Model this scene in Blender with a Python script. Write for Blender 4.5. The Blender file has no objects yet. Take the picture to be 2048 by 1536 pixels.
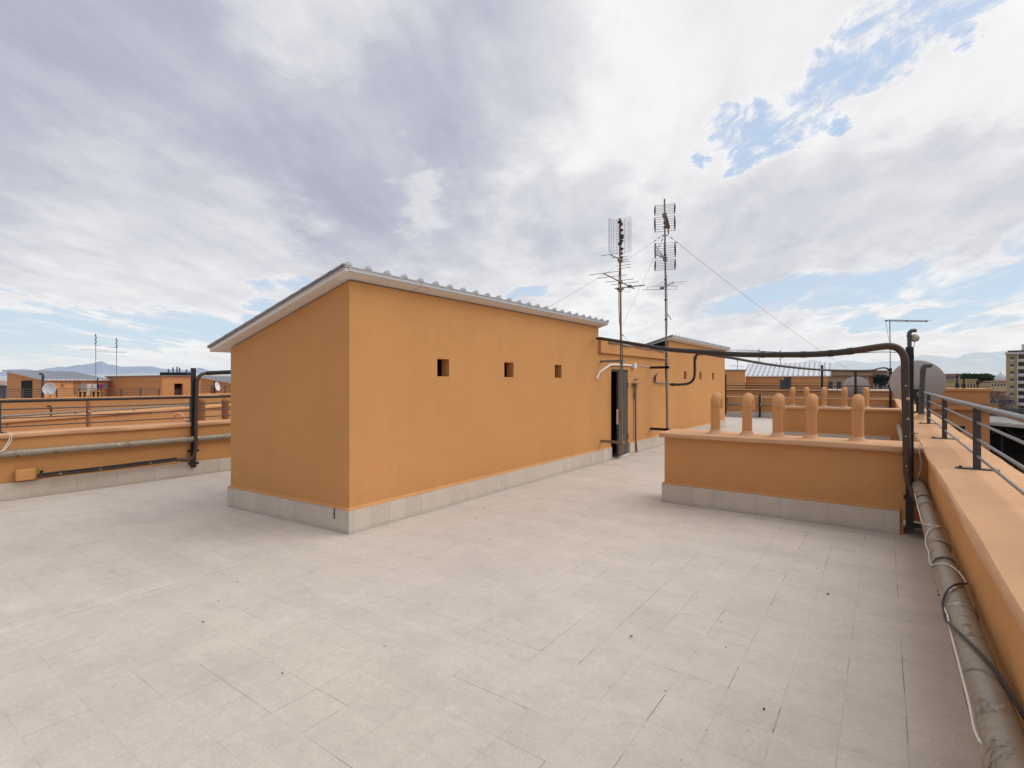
import bpy, math, random
from mathutils import Vector, Matrix, noise as mnoise

random.seed(7)
sc = bpy.context.scene
COL = sc.collection

# ------------------------------------------------------------------ camera model (metres, +Y along the long walls)
F = 1042.0 / 2048.0
CX, HY = 1024.0, 763.0
H = 1.65
YAW = math.radians(35.53)
S_, C_ = math.sin(YAW), math.cos(YAW)

def ray(px, py):
    a = (px - CX) / 1042.0
    b = (HY - py) / 1042.0
    return Vector((a * C_ - S_, a * S_ + C_, b))
O = Vector((0, 0, H))
def at_d(px, py, d): return O + ray(px, py) * d
def at_x(px, py, X): r = ray(px, py); return O + r * (X / r.x)
def at_y(px, py, Y): r = ray(px, py); return O + r * (Y / r.y)
def at_z(px, py, Z): r = ray(px, py); return O + r * ((Z - H) / r.z)
def zat(px, py, d): return H + (HY - py) / 1042.0 * d

# ------------------------------------------------------------------ objects
def tag(o, label=None, cat=None, group=None, kind=None):
    if label: o['label'] = label
    if cat: o['category'] = cat
    if group: o['group'] = group
    if kind: o['kind'] = kind
    return o

def thing(name, label, cat, loc=(0, 0, 0), group=None):
    o = bpy.data.objects.new(name, None)
    o.empty_display_size = 0.2
    COL.objects.link(o)
    o.location = loc
    return tag(o, label, cat, group)

def origin(o):
    v = Vector((0, 0, 0))
    while o is not None:
        v += Vector(o.location); o = o.parent
    return v

class MB:
    def __init__(s):
        s.v = []; s.f = []; s.m = []; s.cur = 0
    def add(s, vs, fs):
        n = len(s.v)
        s.v += [Vector(p) for p in vs]
        s.f += [tuple(i + n for i in f) for f in fs]
        s.m += [s.cur] * len(fs)
        return s
    def box(s, x0, y0, z0, x1, y1, z1):
        x0, x1 = min(x0, x1), max(x0, x1); y0, y1 = min(y0, y1), max(y0, y1); z0, z1 = min(z0, z1), max(z0, z1)
        return s.add([(x0, y0, z0), (x1, y0, z0), (x1, y1, z0), (x0, y1, z0), (x0, y0, z1), (x1, y0, z1), (x1, y1, z1), (x0, y1, z1)],
                     [(3, 2, 1, 0), (4, 5, 6, 7), (0, 1, 5, 4), (1, 2, 6, 5), (2, 3, 7, 6), (3, 0, 4, 7)])
    def obox(s, c, ax, ay, az, hx, hy, hz):
        c, ax, ay, az = Vector(c), Vector(ax), Vector(ay), Vector(az)
        P = [c + ax * i * hx + ay * j * hy + az * k * hz for k in (-1, 1) for i, j in ((-1, -1), (1, -1), (1, 1), (-1, 1))]
        return s.add(P, [(3, 2, 1, 0), (4, 5, 6, 7), (0, 1, 5, 4), (1, 2, 6, 5), (2, 3, 7, 6), (3, 0, 4, 7)])
    def bar(s, p, q, w, h, up=(0, 0, 1)):
        p, q = Vector(p), Vector(q); d = (q - p); L = d.length; d.normalize()
        u = Vector(up); sd = d.cross(u)
        if sd.length < 1e-4: sd = d.cross(Vector((1, 0, 0)))
        sd.normalize(); u = sd.cross(d)
        return s.obox((p + q) / 2, d, sd, u, L / 2, w / 2, h / 2)
    def poly(s, base, top):          # prism between two equal rings (base counter-clockwise from above)
        n = len(base)
        fs = [tuple(reversed(range(n))), tuple(range(n, 2 * n))]
        fs += [(i, (i + 1) % n, n + (i + 1) % n, n + i) for i in range(n)]
        return s.add(list(base) + list(top), fs)
    def tube(s, pts, r, seg=12, cap=True, closed=False):
        pts = [Vector(p) for p in pts]; n = len(pts)
        rr = r if isinstance(r, (list, tuple)) else [r] * n
        vs = []; nrm = None
        for i, p in enumerate(pts):
            if closed: t = pts[(i + 1) % n] - pts[i - 1]
            else: t = pts[min(i + 1, n - 1)] - pts[max(i - 1, 0)]
            if t.length < 1e-9: t = Vector((0, 0, 1))
            t.normalize()
            if nrm is None:
                a = Vector((0, 0, 1)) if abs(t.z) < .9 else Vector((1, 0, 0))
                nrm = t.cross(a).normalized()
            else:
                nrm = (nrm - t * nrm.dot(t))
                if nrm.length < 1e-6: nrm = t.orthogonal()
                nrm.normalize()
            bn = t.cross(nrm)
            for k in range(seg):
                an = 2 * math.pi * k / seg
                vs.append(p + (nrm * math.cos(an) + bn * math.sin(an)) * rr[i])
        fs = []
        for i in range(n if closed else n - 1):
            j = (i + 1) % n
            for k in range(seg):
                l = (k + 1) % seg
                fs.append((i * seg + k, i * seg + l, j * seg + l, j * seg + k))
        if cap and not closed:
            fs.append(tuple(reversed(range(seg)))); fs.append(tuple(range((n - 1) * seg, n * seg)))
        return s.add(vs, fs)
    def lathe(s, prof, c=(0, 0, 0), axis=(0, 0, 1), seg=24):
        c = Vector(c); ax = Vector(axis).normalized()
        u = ax.orthogonal().normalized(); w = ax.cross(u)
        vs = [c + ax * z + (u * math.cos(2 * math.pi * k / seg) + w * math.sin(2 * math.pi * k / seg)) * r for r, z in prof for k in range(seg)]
        fs = [(i * seg + k, i * seg + (k + 1) % seg, (i + 1) * seg + (k + 1) % seg, (i + 1) * seg + k) for i in range(len(prof) - 1) for k in range(seg)]
        return s.add(vs, fs)
    def sweep(s, prof, p0, p1, step=.18, jit=.004, seed=0.0):   # profile (side, up) swept from p0 to p1, hand-trowelled edges
        p0, p1 = Vector(p0), Vector(p1); d = p1 - p0; L = d.length; d.normalize()
        sd = d.cross(Vector((0, 0, 1))).normalized(); n = max(2, int(L / step) + 1); m = len(prof)
        vs = []
        for i in range(n):
            t = L * i / (n - 1)
            for k, (a, b) in enumerate(prof):
                q = Vector((t * 1.3 + seed, k * 3.7, seed * .37))
                ja = mnoise.noise(q) * jit; jb = mnoise.noise(q + Vector((31, 7, 3))) * jit
                vs.append(p0 + d * t + sd * (a + ja) + Vector((0, 0, b + jb)))
        fs = [(i * m + k, i * m + (k + 1) % m, (i + 1) * m + (k + 1) % m, (i + 1) * m + k) for i in range(n - 1) for k in range(m)]
        fs += [tuple(reversed(range(m))), tuple(range((n - 1) * m, n * m))]
        return s.add(vs, fs)
    def wall_x(s, x0, x1, y0, y1, z0, z1, holes=()):   # wall slab in the Y-Z plane between x0 and x1 with rectangular openings (ya,yb,za,zb)
        ys = sorted({y0, y1} | {h[0] for h in holes} | {h[1] for h in holes})
        zs = sorted({z0, z1} | {h[2] for h in holes} | {h[3] for h in holes})
        def hole(y, z): return any(h[0] < y < h[1] and h[2] < z < h[3] for h in holes)
        idx = {}
        vs = []; fs = []
        def V(x, y, z):
            k = (round(x, 5), round(y, 5), round(z, 5))
            if k not in idx: idx[k] = len(vs); vs.append((x, y, z))
            return idx[k]
        solid = {}
        for i in range(len(ys) - 1):
            for j in range(len(zs) - 1):
                solid[i, j] = not hole((ys[i] + ys[i + 1]) / 2, (zs[j] + zs[j + 1]) / 2)
        for (i, j), so in solid.items():
            if not so: continue
            a, b, c, d = ys[i], ys[i + 1], zs[j], zs[j + 1]
            fs.append((V(x1, a, c), V(x1, b, c), V(x1, b, d), V(x1, a, d)))
            fs.append((V(x0, a, c), V(x0, a, d), V(x0, b, d), V(x0, b, c)))
            if not solid.get((i - 1, j)): fs.append((V(x0, a, c), V(x1, a, c), V(x1, a, d), V(x0, a, d)))
            if not solid.get((i + 1, j)): fs.append((V(x0, b, c), V(x0, b, d), V(x1, b, d), V(x1, b, c)))
            if not solid.get((i, j - 1)): fs.append((V(x0, a, c), V(x0, b, c), V(x1, b, c), V(x1, a, c)))
            if not solid.get((i, j + 1)): fs.append((V(x0, a, d), V(x1, a, d), V(x1, b, d), V(x0, b, d)))
        return s.add(vs, fs)
    def build(s, name, mat, parent=None, smooth=False, bevel=0, loc=None):
        me = bpy.data.meshes.new(name)
        o = bpy.data.objects.new(name, me)
        off = Vector((0, 0, 0))
        if parent is not None:
            off = origin(parent)
        elif loc is not None:
            off = Vector(loc); o.location = off
        me.from_pydata([v - off for v in s.v], [], s.f)
        mats = mat if isinstance(mat, (list, tuple)) else [mat]
        for m in mats: me.materials.append(m)
        if len(mats) > 1:
            for p, k in zip(me.polygons, s.m): p.material_index = k
        if smooth:
            me.polygons.foreach_set('use_smooth', [True] * len(me.polygons))
            me.set_sharp_from_angle(angle=math.radians(40))
        me.update()
        COL.objects.link(o)
        if parent is not None: o.parent = parent
        if bevel:
            b = o.modifiers.new('Bevel', 'BEVEL'); b.width = bevel; b.segments = 2; b.limit_method = 'ANGLE'
        return o

def copy_tree(o, loc, label=None, parent=None):
    c = o.copy(); COL.objects.link(c)
    if parent is not None: c.parent = parent
    else: c.location = loc
    if label: c['label'] = label
    for ch in list(o.children): copy_tree(ch, None, None, c)
    return c

def rline(pts, n=6):      # Catmull-Rom smoothing of a cable or bent pipe
    P = [Vector(p) for p in pts]; out = []
    for i in range(len(P) - 1):
        a, b, c, d = P[max(i - 1, 0)], P[i], P[i + 1], P[min(i + 2, len(P) - 1)]
        for k in range(n):
            t = k / n
            out.append(.5 * ((2 * b) + (c - a) * t + (2 * a - 5 * b + 4 * c - d) * t * t + (-a + 3 * b - 3 * c + d) * t ** 3))
    out.append(P[-1])
    return out

# ------------------------------------------------------------------ materials
class NT:
    def __init__(s, name):
        s.mat = bpy.data.materials.new(name); s.mat.use_nodes = True
        s.t = s.mat.node_tree; s.b = s.t.nodes['Principled BSDF']
        s.pos = s.n('ShaderNodeNewGeometry')
    def n(s, typ, **kw):
        nd = s.t.nodes.new(typ)
        for k, v in kw.items(): setattr(nd, k, v)
        return nd
    def put(s, sock, v):
        if isinstance(v, bpy.types.NodeSocket): s.t.links.new(v, sock)
        elif v is not None:
            if isinstance(v, (tuple, list)) and len(v) == 3 and sock.type == 'RGBA': v = (*v, 1)
            sock.default_value = v
    def m(s, op, a, b=None, c=None, clamp=False):
        nd = s.n('ShaderNodeMath', operation=op); nd.use_clamp = clamp
        for i, v in enumerate((a, b, c)):
            if v is not None: s.put(nd.inputs[i], v)
        return nd.outputs[0]
    def vm(s, op, a, b=None, out=0):
        nd = s.n('ShaderNodeVectorMath', operation=op)
        s.put(nd.inputs[0], a)
        if b is not None: s.put(nd.inputs[1], b)
        return nd.outputs[out]
    def noise(s, scale, detail=3, rough=.55, vec=None, stretch=None, dist=0.0):
        vec = vec if vec is not None else s.pos.outputs['Position']
        if stretch: vec = s.vm('MULTIPLY', vec, stretch)
        nd = s.n('ShaderNodeTexNoise')
        s.put(nd.inputs['Vector'], vec)
        nd.inputs['Scale'].default_value = scale; nd.inputs['Detail'].default_value = detail
        nd.inputs['Roughness'].default_value = rough; nd.inputs['Distortion'].default_value = dist
        return nd.outputs[0]
    def ramp(s, v, a, b, lo=0.0, hi=1.0, smooth=True):
        nd = s.n('ShaderNodeMapRange'); nd.interpolation_type = 'SMOOTHSTEP' if smooth else 'LINEAR'
        s.put(nd.inputs[0], v)
        for i, x in enumerate((a, b, lo, hi)): s.put(nd.inputs[i + 1], x)
        return nd.outputs[0]
    def mix(s, f, a, b, blend='MIX'):
        nd = s.n('ShaderNodeMix', data_type='RGBA', blend_type=blend)
        s.put(nd.inputs[0], f); s.put(nd.inputs[6], a); s.put(nd.inputs[7], b)
        return nd.outputs[2]
    def sep(s, v):
        nd = s.n('ShaderNodeSeparateXYZ'); s.put(nd.inputs[0], v); return nd.outputs
    def comb(s, x, y, z=0.0):
        nd = s.n('ShaderNodeCombineXYZ')
        for i, v in enumerate((x, y, z)): s.put(nd.inputs[i], v)
        return nd.outputs[0]
    def white(s, v):
        nd = s.n('ShaderNodeTexWhiteNoise', noise_dimensions='3D'); s.put(nd.inputs[0], v); return nd.outputs[0]
    def bump(s, h, strength=.3, dist=.01):
        nd = s.n('ShaderNodeBump'); nd.inputs['Strength'].default_value = strength; nd.inputs['Distance'].default_value = dist
        s.put(nd.inputs['Height'], h); s.put(s.b.inputs['Normal'], nd.outputs[0])
    def out(s, col, rough=.8, metal=0.0, spec=.3):
        s.put(s.b.inputs['Base Color'], col); s.put(s.b.inputs['Roughness'], rough); s.put(s.b.inputs['Metallic'], metal)
        s.b.inputs['Specular IOR Level'].default_value = spec
        return s.mat

def sh(c, k): return tuple(x * k for x in c)

def plaster(name, c, var=.07, streak=.06, bump=.35):
    t = NT(name)
    big = t.noise(.9, 4, .6); mid = t.noise(5, 4, .6)
    st = t.noise(3.0, 3, .6, stretch=(1, 1, .12))
    f = t.m('ADD', t.m('MULTIPLY', t.m('SUBTRACT', big, .5), var * 2), t.m('MULTIPLY', t.m('SUBTRACT', mid, .5), var))
    f = t.m('ADD', f, t.m('MULTIPLY', t.m('SUBTRACT', st, .5), streak))
    wz = t.sep(t.pos.outputs['Position'])[2]
    f = t.m('SUBTRACT', f, t.m('MULTIPLY', t.ramp(wz, .24, .62, 1, 0), t.m('MULTIPLY', t.noise(3.5, 4, .7), .10)))
    drip = t.ramp(t.noise(4.2, 4, .7, stretch=(1, 1, .035)), .56, .72)
    f = t.m('SUBTRACT', f, t.m('MULTIPLY', t.m('MULTIPLY', drip, t.ramp(t.noise(.8, 2), .45, .65)), .06))
    fine = t.noise(160, 3, .7)
    f = t.m('ADD', f, t.m('MULTIPLY', t.m('SUBTRACT', fine, .5), .05))
    k = t.m('ADD', 1.0, f)
    col = t.vm('SCALE', c + (), None)
    nd = col.node; nd.inputs[0].default_value = c; t.put(nd.inputs['Scale'], k)
    h = t.m('ADD', t.m('MULTIPLY', fine, .5), t.m('MULTIPLY', t.noise(28, 4, .6), 1.0))
    t.bump(h, bump, .004)
    return t.out(nd.outputs[0], .92, 0, .15)

ORANGE = (.572, .285, .110)
M = {}
M['plaster'] = plaster('orange_plaster', ORANGE, .10, .10, .5)
M['coping'] = plaster('pale_orange_coping', (.60, .350, .195), .17, .08, .5)
M['flue'] = plaster('flue_orange_paint', (.57, .295, .128), .12, .14, .4)
M['far_coping'] = plaster('neighbour_coping', (.60, .315, .150), .06, .0, .1)
M['far_plaster'] = plaster('neighbour_plaster', (.56, .27, .115), .05, .05, .1)
M['soot'] = plaster('sooty_orange', (.30, .15, .07), .3, .1)

def floor_mat():
    t = NT('terrace_tiles')
    x, y, z = t.sep(t.pos.outputs['Position'])
    u = t.m('DIVIDE', t.m('SUBTRACT', x, .0886), .257); v = t.m('DIVIDE', t.m('SUBTRACT', y, 4.24), .257)
    # slight waviness of the joints
    wob = t.m('MULTIPLY', t.m('SUBTRACT', t.noise(1.7, 2), .5), .03)
    u = t.m('ADD', u, wob); v = t.m('ADD', v, wob)
    fu = t.m('FRACT', u); fv = t.m('FRACT', v)
    du = t.m('MULTIPLY', t.m('MINIMUM', fu, t.m('SUBTRACT', 1.0, fu)), .257)
    dv = t.m('MULTIPLY', t.m('MINIMUM', fv, t.m('SUBTRACT', 1.0, fv)), .257)
    lu = t.ramp(du, .0010, .0036, 1, 0); lv = t.ramp(dv, .0010, .0036, 1, 0)
    ru = t.white(t.comb(t.m('ROUND', u), t.m('FLOOR', v), 1.0)); rv = t.white(t.comb(t.m('FLOOR', u), t.m('ROUND', v), 2.0))
    patch = t.ramp(t.noise(.55, 3, .6), .42, .62)
    right = t.ramp(x, -3.2, -.8)
    pk = t.m('MAXIMUM', t.m('MULTIPLY', patch, .75), right)
    run_u = t.white(t.comb(t.m('ROUND', u), 3.0, t.m('FLOOR', t.m('DIVIDE', v, 3.0))))
    run_v = t.white(t.comb(t.m('FLOOR', t.m('DIVIDE', u, 3.0)), t.m('ROUND', v), 5.0))
    su = t.m('ADD', t.m('MULTIPLY', t.m('MULTIPLY', t.ramp(t.m('MULTIPLY', ru, run_u), .12, .6), .7), pk), .20)
    sv = t.m('ADD', t.m('MULTIPLY', t.m('MULTIPLY', t.ramp(t.m('MULTIPLY', rv, run_v), .22, .6), .7), pk), .17)
    line = t.m('MAXIMUM', t.m('MULTIPLY', lu, su), t.m('MULTIPLY', lv, sv))
    line = t.m('MULTIPLY', line, t.ramp(t.noise(9, 3, .6), .3, .6, .25, 1))
    # pale grout film where the joint is filled
    tile = t.white(t.comb(t.m('FLOOR', u), t.m('FLOOR', v), 9.0))
    # cut row of tiles in line with the hut
    band = t.m('MULTIPLY', t.ramp(x, -4.86, -4.855), t.ramp(x, -4.70, -4.695, 1, 0))
    band = t.m('MULTIPLY', band, t.ramp(y, 3.0, 3.2, 1, 0))
    be = t.m('MAXIMUM', t.ramp(t.m('ABSOLUTE', t.m('ADD', x, 4.70)), .0015, .005, 1, 0), t.m('MULTIPLY', t.ramp(t.m('ABSOLUTE', t.m('ADD', x, 4.86)), .0012, .004, 1, 0), .6))
    be = t.m('MULTIPLY', be, t.m('MULTIPLY', t.ramp(y, 3.0, 3.2, 1, 0), t.ramp(t.noise(1.3, 2), .42, .58)))
    line = t.m('MAXIMUM', line, t.m('MULTIPLY', be, .9))
    cloud = t.noise(.8, 5, .65); blot = t.noise(2.6, 6, .68, dist=.6); streak = t.noise(2.2, 4, .6, stretch=(.35, 1.6, 1))
    grit = t.noise(170, 2, .7); grit2 = t.noise(60, 3, .7)
    f = t.m('MULTIPLY', t.m('SUBTRACT', cloud, .5), .22)
    f = t.m('ADD', f, t.m('MULTIPLY', t.m('SUBTRACT', blot, .5), .30))
    f = t.m('ADD', f, t.m('MULTIPLY', t.m('SUBTRACT', streak, .5), .22))
    f = t.m('ADD', f, t.m('MULTIPLY', t.m('SUBTRACT', tile, .5), .035))
    f = t.m('ADD', f, t.m('MULTIPLY', t.m('SUBTRACT', grit, .5), .34))
    f = t.m('ADD', f, t.m('MULTIPLY', t.m('SUBTRACT', grit2, .5), .24))
    f = t.m('ADD', f, t.m('MULTIPLY', t.m('MULTIPLY', band, .06), t.ramp(t.noise(1.1, 2), .42, .58)))
    f = t.m('ADD', f, t.m('MULTIPLY', t.m('SUBTRACT', t.noise(15, 6, .72), .5), .30))
    f = t.m('ADD', f, t.m('MULTIPLY', t.ramp(t.noise(110, 2, .6), .60, .72), -.16))
    f = t.m('ADD', f, t.m('MULTIPLY', t.ramp(t.noise(95, 2, .6), .62, .72), .12))
    # darker along the foot of the hut's long wall
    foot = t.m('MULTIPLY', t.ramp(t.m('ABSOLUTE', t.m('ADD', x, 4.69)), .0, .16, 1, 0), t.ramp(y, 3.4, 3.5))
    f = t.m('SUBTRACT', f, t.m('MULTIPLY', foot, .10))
    warm = t.ramp(t.noise(.45, 3), .4, .62)
    base = t.mix(warm, (.525, .470, .422), (.535, .478, .418))
    ndv = t.vm('SCALE', base); t.put(ndv.node.inputs['Scale'], t.m('ADD', 1.0, f))
    col = t.mix(t.m('MULTIPLY', t.ramp(t.noise(1.4, 5, .7), .56, .78), .30), ndv, (.40, .355, .30))
    col = t.mix(t.m('MULTIPLY', t.ramp(t.noise(4.5, 5, .72, stretch=(.8, 1.25, 1)), .55, .72), .34), col, (.36, .325, .275))
    rep = t.m('MULTIPLY', t.m('MULTIPLY', t.ramp(x, -1.46, -1.455), t.ramp(y, 6.55, 6.555)), t.m('MULTIPLY', t.ramp(y, 6.79, 6.795, 1, 0), t.ramp(x, .08, .085, 1, 0)))
    col = t.mix(t.m('MULTIPLY', rep, .5), col, (.60, .555, .50))
    col = t.mix(t.m('MULTIPLY', line, .85), col, (.13, .11, .095))
    # specks of grit and lichen
    vo = t.n('ShaderNodeTexVoronoi'); vo.inputs['Scale'].default_value = 5.5
    t.put(vo.inputs['Vector'], t.pos.outputs['Position'])
    sp = t.m('MULTIPLY', t.ramp(vo.outputs['Distance'], .02, .05, 1, 0), t.ramp(t.noise(.7, 3), .52, .64))
    col = t.mix(t.m('MULTIPLY', sp, .5), col, (.16, .14, .12))
    t.bump(t.m('SUBTRACT', t.m('ADD', t.m('MULTIPLY', grit, .4), t.m('MULTIPLY', grit2, .6)), t.m('MULTIPLY', line, 1.5)), .35, .003)
    return t.out(col, .78, 0, .3)
M['floor'] = floor_mat()

def skirt_mat():
    t = NT('skirting_tiles')
    x, y, z = t.sep(t.pos.outputs['Position']); nx, ny, nz = t.sep(t.pos.outputs['True Normal'])
    q = t.m('ADD', t.m('MULTIPLY', x, t.m('ROUND', t.m('ABSOLUTE', ny))), t.m('MULTIPLY', y, t.m('ROUND', t.m('ABSOLUTE', nx))))
    u = t.m('DIVIDE', q, .257); fu = t.m('FRACT', u)
    du = t.m('MULTIPLY', t.m('MINIMUM', fu, t.m('SUBTRACT', 1.0, fu)), .257)
    rnd = t.white(t.comb(t.m('ROUND', u), t.m('ROUND', ny), 4.0)); tl = t.white(t.comb(t.m('FLOOR', u), t.m('ROUND', ny), 8.0))
    line = t.m('MULTIPLY', t.ramp(du, .0008, .003, 1, 0), t.ramp(rnd, .2, .95, .12, 1))
    f = t.m('MULTIPLY', t.m('SUBTRACT', tl, .5), .07)
    f = t.m('ADD', f, t.m('MULTIPLY', t.m('SUBTRACT', t.noise(120, 2, .7), .5), .22))
    f = t.m('ADD', f, t.m('MULTIPLY', t.m('SUBTRACT', t.noise(7, 4, .65, stretch=(1, 1, .2)), .5), .22))
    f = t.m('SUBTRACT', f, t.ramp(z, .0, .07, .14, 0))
    nd = t.vm('SCALE', (.55, .485, .41)); t.put(nd.node.inputs['Scale'], t.m('ADD', 1.0, f))
    col = t.mix(t.m('MULTIPLY', line, .7), nd, (.12, .10, .085))
    ps = at_y(669.5, 1025, 3.54)
    bx = t.m('MULTIPLY', t.ramp(t.m('ABSOLUTE', t.m('SUBTRACT', x, ps.x)), .010, .022, 1, 0), t.m('MULTIPLY', t.ramp(z, .12, .15), t.ramp(y, 3.60, 3.62, 1, 0)))
    col = t.mix(t.m('MULTIPLY', bx, t.ramp(t.noise(30, 3), .3, .5)), col, (.09, .065, .055))
    col = t.mix(t.m('MULTIPLY', t.ramp(t.noise(2.6, 4, .7), .5, .7), .35), col, (.40, .33, .24))
    t.bump(t.noise(90, 3, .7), .25, .003)
    return t.out(col, .75, 0, .3)
M['skirt'] = skirt_mat()

def simple(name, c, rough=.6, metal=0.0, var=.12, scale=8, spec=.4, bump=0.0, c2=None, thr=(.55, .7)):
    t = NT(name)
    nz = t.noise(scale, 4, .6)
    nd = t.vm('SCALE', c); t.put(nd.node.inputs['Scale'], t.m('ADD', 1.0, t.m('MULTIPLY', t.m('SUBTRACT', nz, .5), var * 2)))
    col = nd
    if c2: col = t.mix(t.ramp(t.noise(scale * 2.3, 5, .7), *thr), nd, c2)
    if bump: t.bump(t.noise(scale * 6, 3), bump, .003)
    return t.out(col, rough, metal, spec)

M['black'] = simple('black_painted_steel', (.016, .016, .018), .5, 0, .3, 12, .4)
M['dark'] = simple('dark_interior', (.012, .012, .012), .9)
M['rail'] = simple('grey_rail_paint', (.052, .05, .053), .45, .25, .2, 10, .5, c2=(.11, .10, .10))
M['handrail'] = simple('worn_handrail', (.20, .195, .20), .38, .6, .2, 14, .5, c2=(.11, .10, .10), thr=(.5, .7))
M['brown'] = simple('brown_conduit', (.060, .035, .024), .5, .1, .35, 9, .5, c2=(.14, .085, .05), thr=(.62, .72))
M['blackpipe'] = simple('black_insulation', (.032, .029, .027), .55, 0, .3, 16, .4, .2, c2=(.065, .058, .05), thr=(.55, .7))
M['grey_conduit'] = simple('grey_conduit', (.058, .058, .064), .42, 0, .15, 10, .5)
M['galv'] = simple('galvanised_pole', (.22, .21, .20), .5, .4, .25, 20, .5, c2=(.16, .10, .06), thr=(.58, .7))
M['rusty'] = simple('rusty_pole', (.25, .19, .12), .6, .2, .3, 25, .4, c2=(.11, .055, .03), thr=(.5, .62))
M['alu'] = simple('aluminium_rod', (.30, .30, .32), .45, .5, .2, 20)
M['zinc'] = simple('zinc_sheet', (.44, .445, .455), .5, .3, .12, 3, .5, c2=(.40, .41, .43))
M['zinc_far'] = simple('bright_zinc_sheet', (.62, .64, .68), .5, .1, .08, 2)
M['zinc_rib_shade'] = simple('zinc_rib_shade', (.34, .35, .38), .5, .1, .08, 2)  # rib shadows painted in as a darker zinc grey
M['soffit'] = simple('soffit_panel', (.76, .70, .62), .7, 0, .10, 4)
M['white'] = simple('white_plastic', (.72, .71, .68), .5, 0, .08, 9)
M['door'] = simple('grey_steel_door', (.050, .050, .051), .5, .1, .12, 3)
M['cable_white'] = simple('white_cable', (.62, .58, .52), .6, 0, .1, 20)
M['cable_black'] = simple('black_cable', (.022, .023, .028), .5)
M['dish'] = simple('dish_back_grey', (.45, .41, .395), .55, .05, .06, 3)
M['dish_white'] = simple('white_dish', (.66, .67, .68), .5, 0, .06, 3)
M['bitumen'] = simple('bitumen_felt', (.022, .020, .019), .8, 0, .3, 6)
M['lead'] = simple('lead_flashing', (.22, .205, .195), .6, .2, .3, 14, bump=.4)
M['marble'] = simple('marble_threshold', (.66, .63, .58), .5, 0, .15, 9)
M['terrace_far'] = simple('far_terrace', (.46, .42, .38), .85)

def duct_mat():
    t = NT('weathered_duct')
    ring = t.noise(14, 4, .65, stretch=(1, 3.2, 1)); bl = t.noise(3.2, 5, .65); fl = t.noise(9, 5, .7, dist=.8)
    nd = t.vm('SCALE', (.27, .225, .170)); t.put(nd.node.inputs['Scale'], t.m('ADD', 1.0, t.m('ADD', t.m('MULTIPLY', t.m('SUBTRACT', ring, .5), .8), t.m('MULTIPLY', t.m('SUBTRACT', bl, .5), .7))))
    col = t.mix(t.ramp(fl, .63, .69), nd, (.50, .45, .40))
    col = t.mix(t.ramp(t.noise(6, 4, .7, dist=1.2), .56, .68), col, (.12, .085, .055))
    t.bump(t.m('ADD', ring, fl), .5, .004)
    return t.out(col, t.ramp(bl, .3, .7, .36, .62), .12, .5)
M['duct'] = duct_mat()

def flat(name, c, rough=.9, emit=0.0):
    t = NT(name)
    if emit:
        t.put(t.b.inputs['Emission Color'], c); t.b.inputs['Emission Strength'].default_value = emit
    return t.out(sh(c, 1 - emit * .5), rough, 0, .05)

# ------------------------------------------------------------------ setting: terrace floor and street ground
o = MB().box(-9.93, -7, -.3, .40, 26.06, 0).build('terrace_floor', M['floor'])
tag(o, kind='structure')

gt = NT('ground_soil_haze')
gx, gy, gz = gt.sep(gt.pos.outputs['Position'])
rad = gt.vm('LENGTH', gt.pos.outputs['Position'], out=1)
gc = gt.mix(gt.ramp(gt.noise(.05, 6, .7), .42, .58), (.055, .062, .03), (.17, .15, .125))
gc = gt.mix(gt.ramp(gt.noise(.4, 6, .7), .5, .6), gc, (.10, .085, .06))
gc = gt.mix(gt.ramp(rad, 300, 5000), gc, (.40, .45, .50))  # distance haze painted into the soil colour
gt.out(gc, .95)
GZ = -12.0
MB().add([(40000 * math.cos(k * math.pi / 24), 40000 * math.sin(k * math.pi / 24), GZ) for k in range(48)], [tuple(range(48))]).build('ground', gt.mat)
tag(bpy.data.objects['ground'], kind='structure')

# ------------------------------------------------------------------ low walls and parapets
def cap_prof(w0, w1, h):   # rounded rectangle, side from w0 to w1, up from 0 to h
    e = .012
    return [(w0 + e, 0), (w1 - e, 0), (w1, e), (w1, h - e), (w1 - e, h), (w0 + e, h), (w0, h - e), (w0, e)]

def skirt(mb, x0, y0, x1, y1, h=.255): mb.box(x0, y0, 0.0, x1, y1, h)

# right parapet: wall down to the street, coping, railing
t = thing('parapet_wall', 'long orange parapet with wide pale coping along the right side of the terrace', 'wall', (.6, 9, 0))
MB().box(.37, -7, GZ, .83, 26.35, .885).build('wall', M['plaster'], t)
MB().sweep(cap_prof(-.268, .268, .065), (.602, -7, .885), (.602, 26.4, .885), .25, .008, 1.0).build('coping', M['coping'], t, smooth=True)

# left parapet
t = thing('parapet_wall', 'orange parapet with pale coping across the left edge of the terrace', 'wall', (-10.05, 6, 0))
MB().box(-10.17, -7, GZ, -9.90, 26.35, .865).build('wall', M['plaster'], t)
MB().sweep(cap_prof(-.19, .19, .065), (-10.035, -7, .865), (-10.035, 26.4, .865), .25, .008, 2.0).build('coping', M['coping'], t, smooth=True)
m = MB(); skirt(m, -9.90, -7, -9.87, 26.0, .24); m.build('skirting', M['skirt'], t, bevel=.004)

# end parapet
t = thing('parapet_wall', 'orange parapet closing the far end of the terrace below a railing', 'wall', (-4.8, 26.2, 0))
MB().box(-9.90, 26.06, -.6, .37, 26.34, .885).build('wall', M['plaster'], t)
MB().sweep(cap_prof(-.19, .19, .065), (-9.84, 26.2, .885), (.333, 26.2, .885), .25, .006, 3.0).build('coping', M['coping'], t, smooth=True)
m = MB(); skirt(m, -9.87, 26.02, .37, 26.06); m.build('skirting', M['skirt'], t, bevel=.004)

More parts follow.
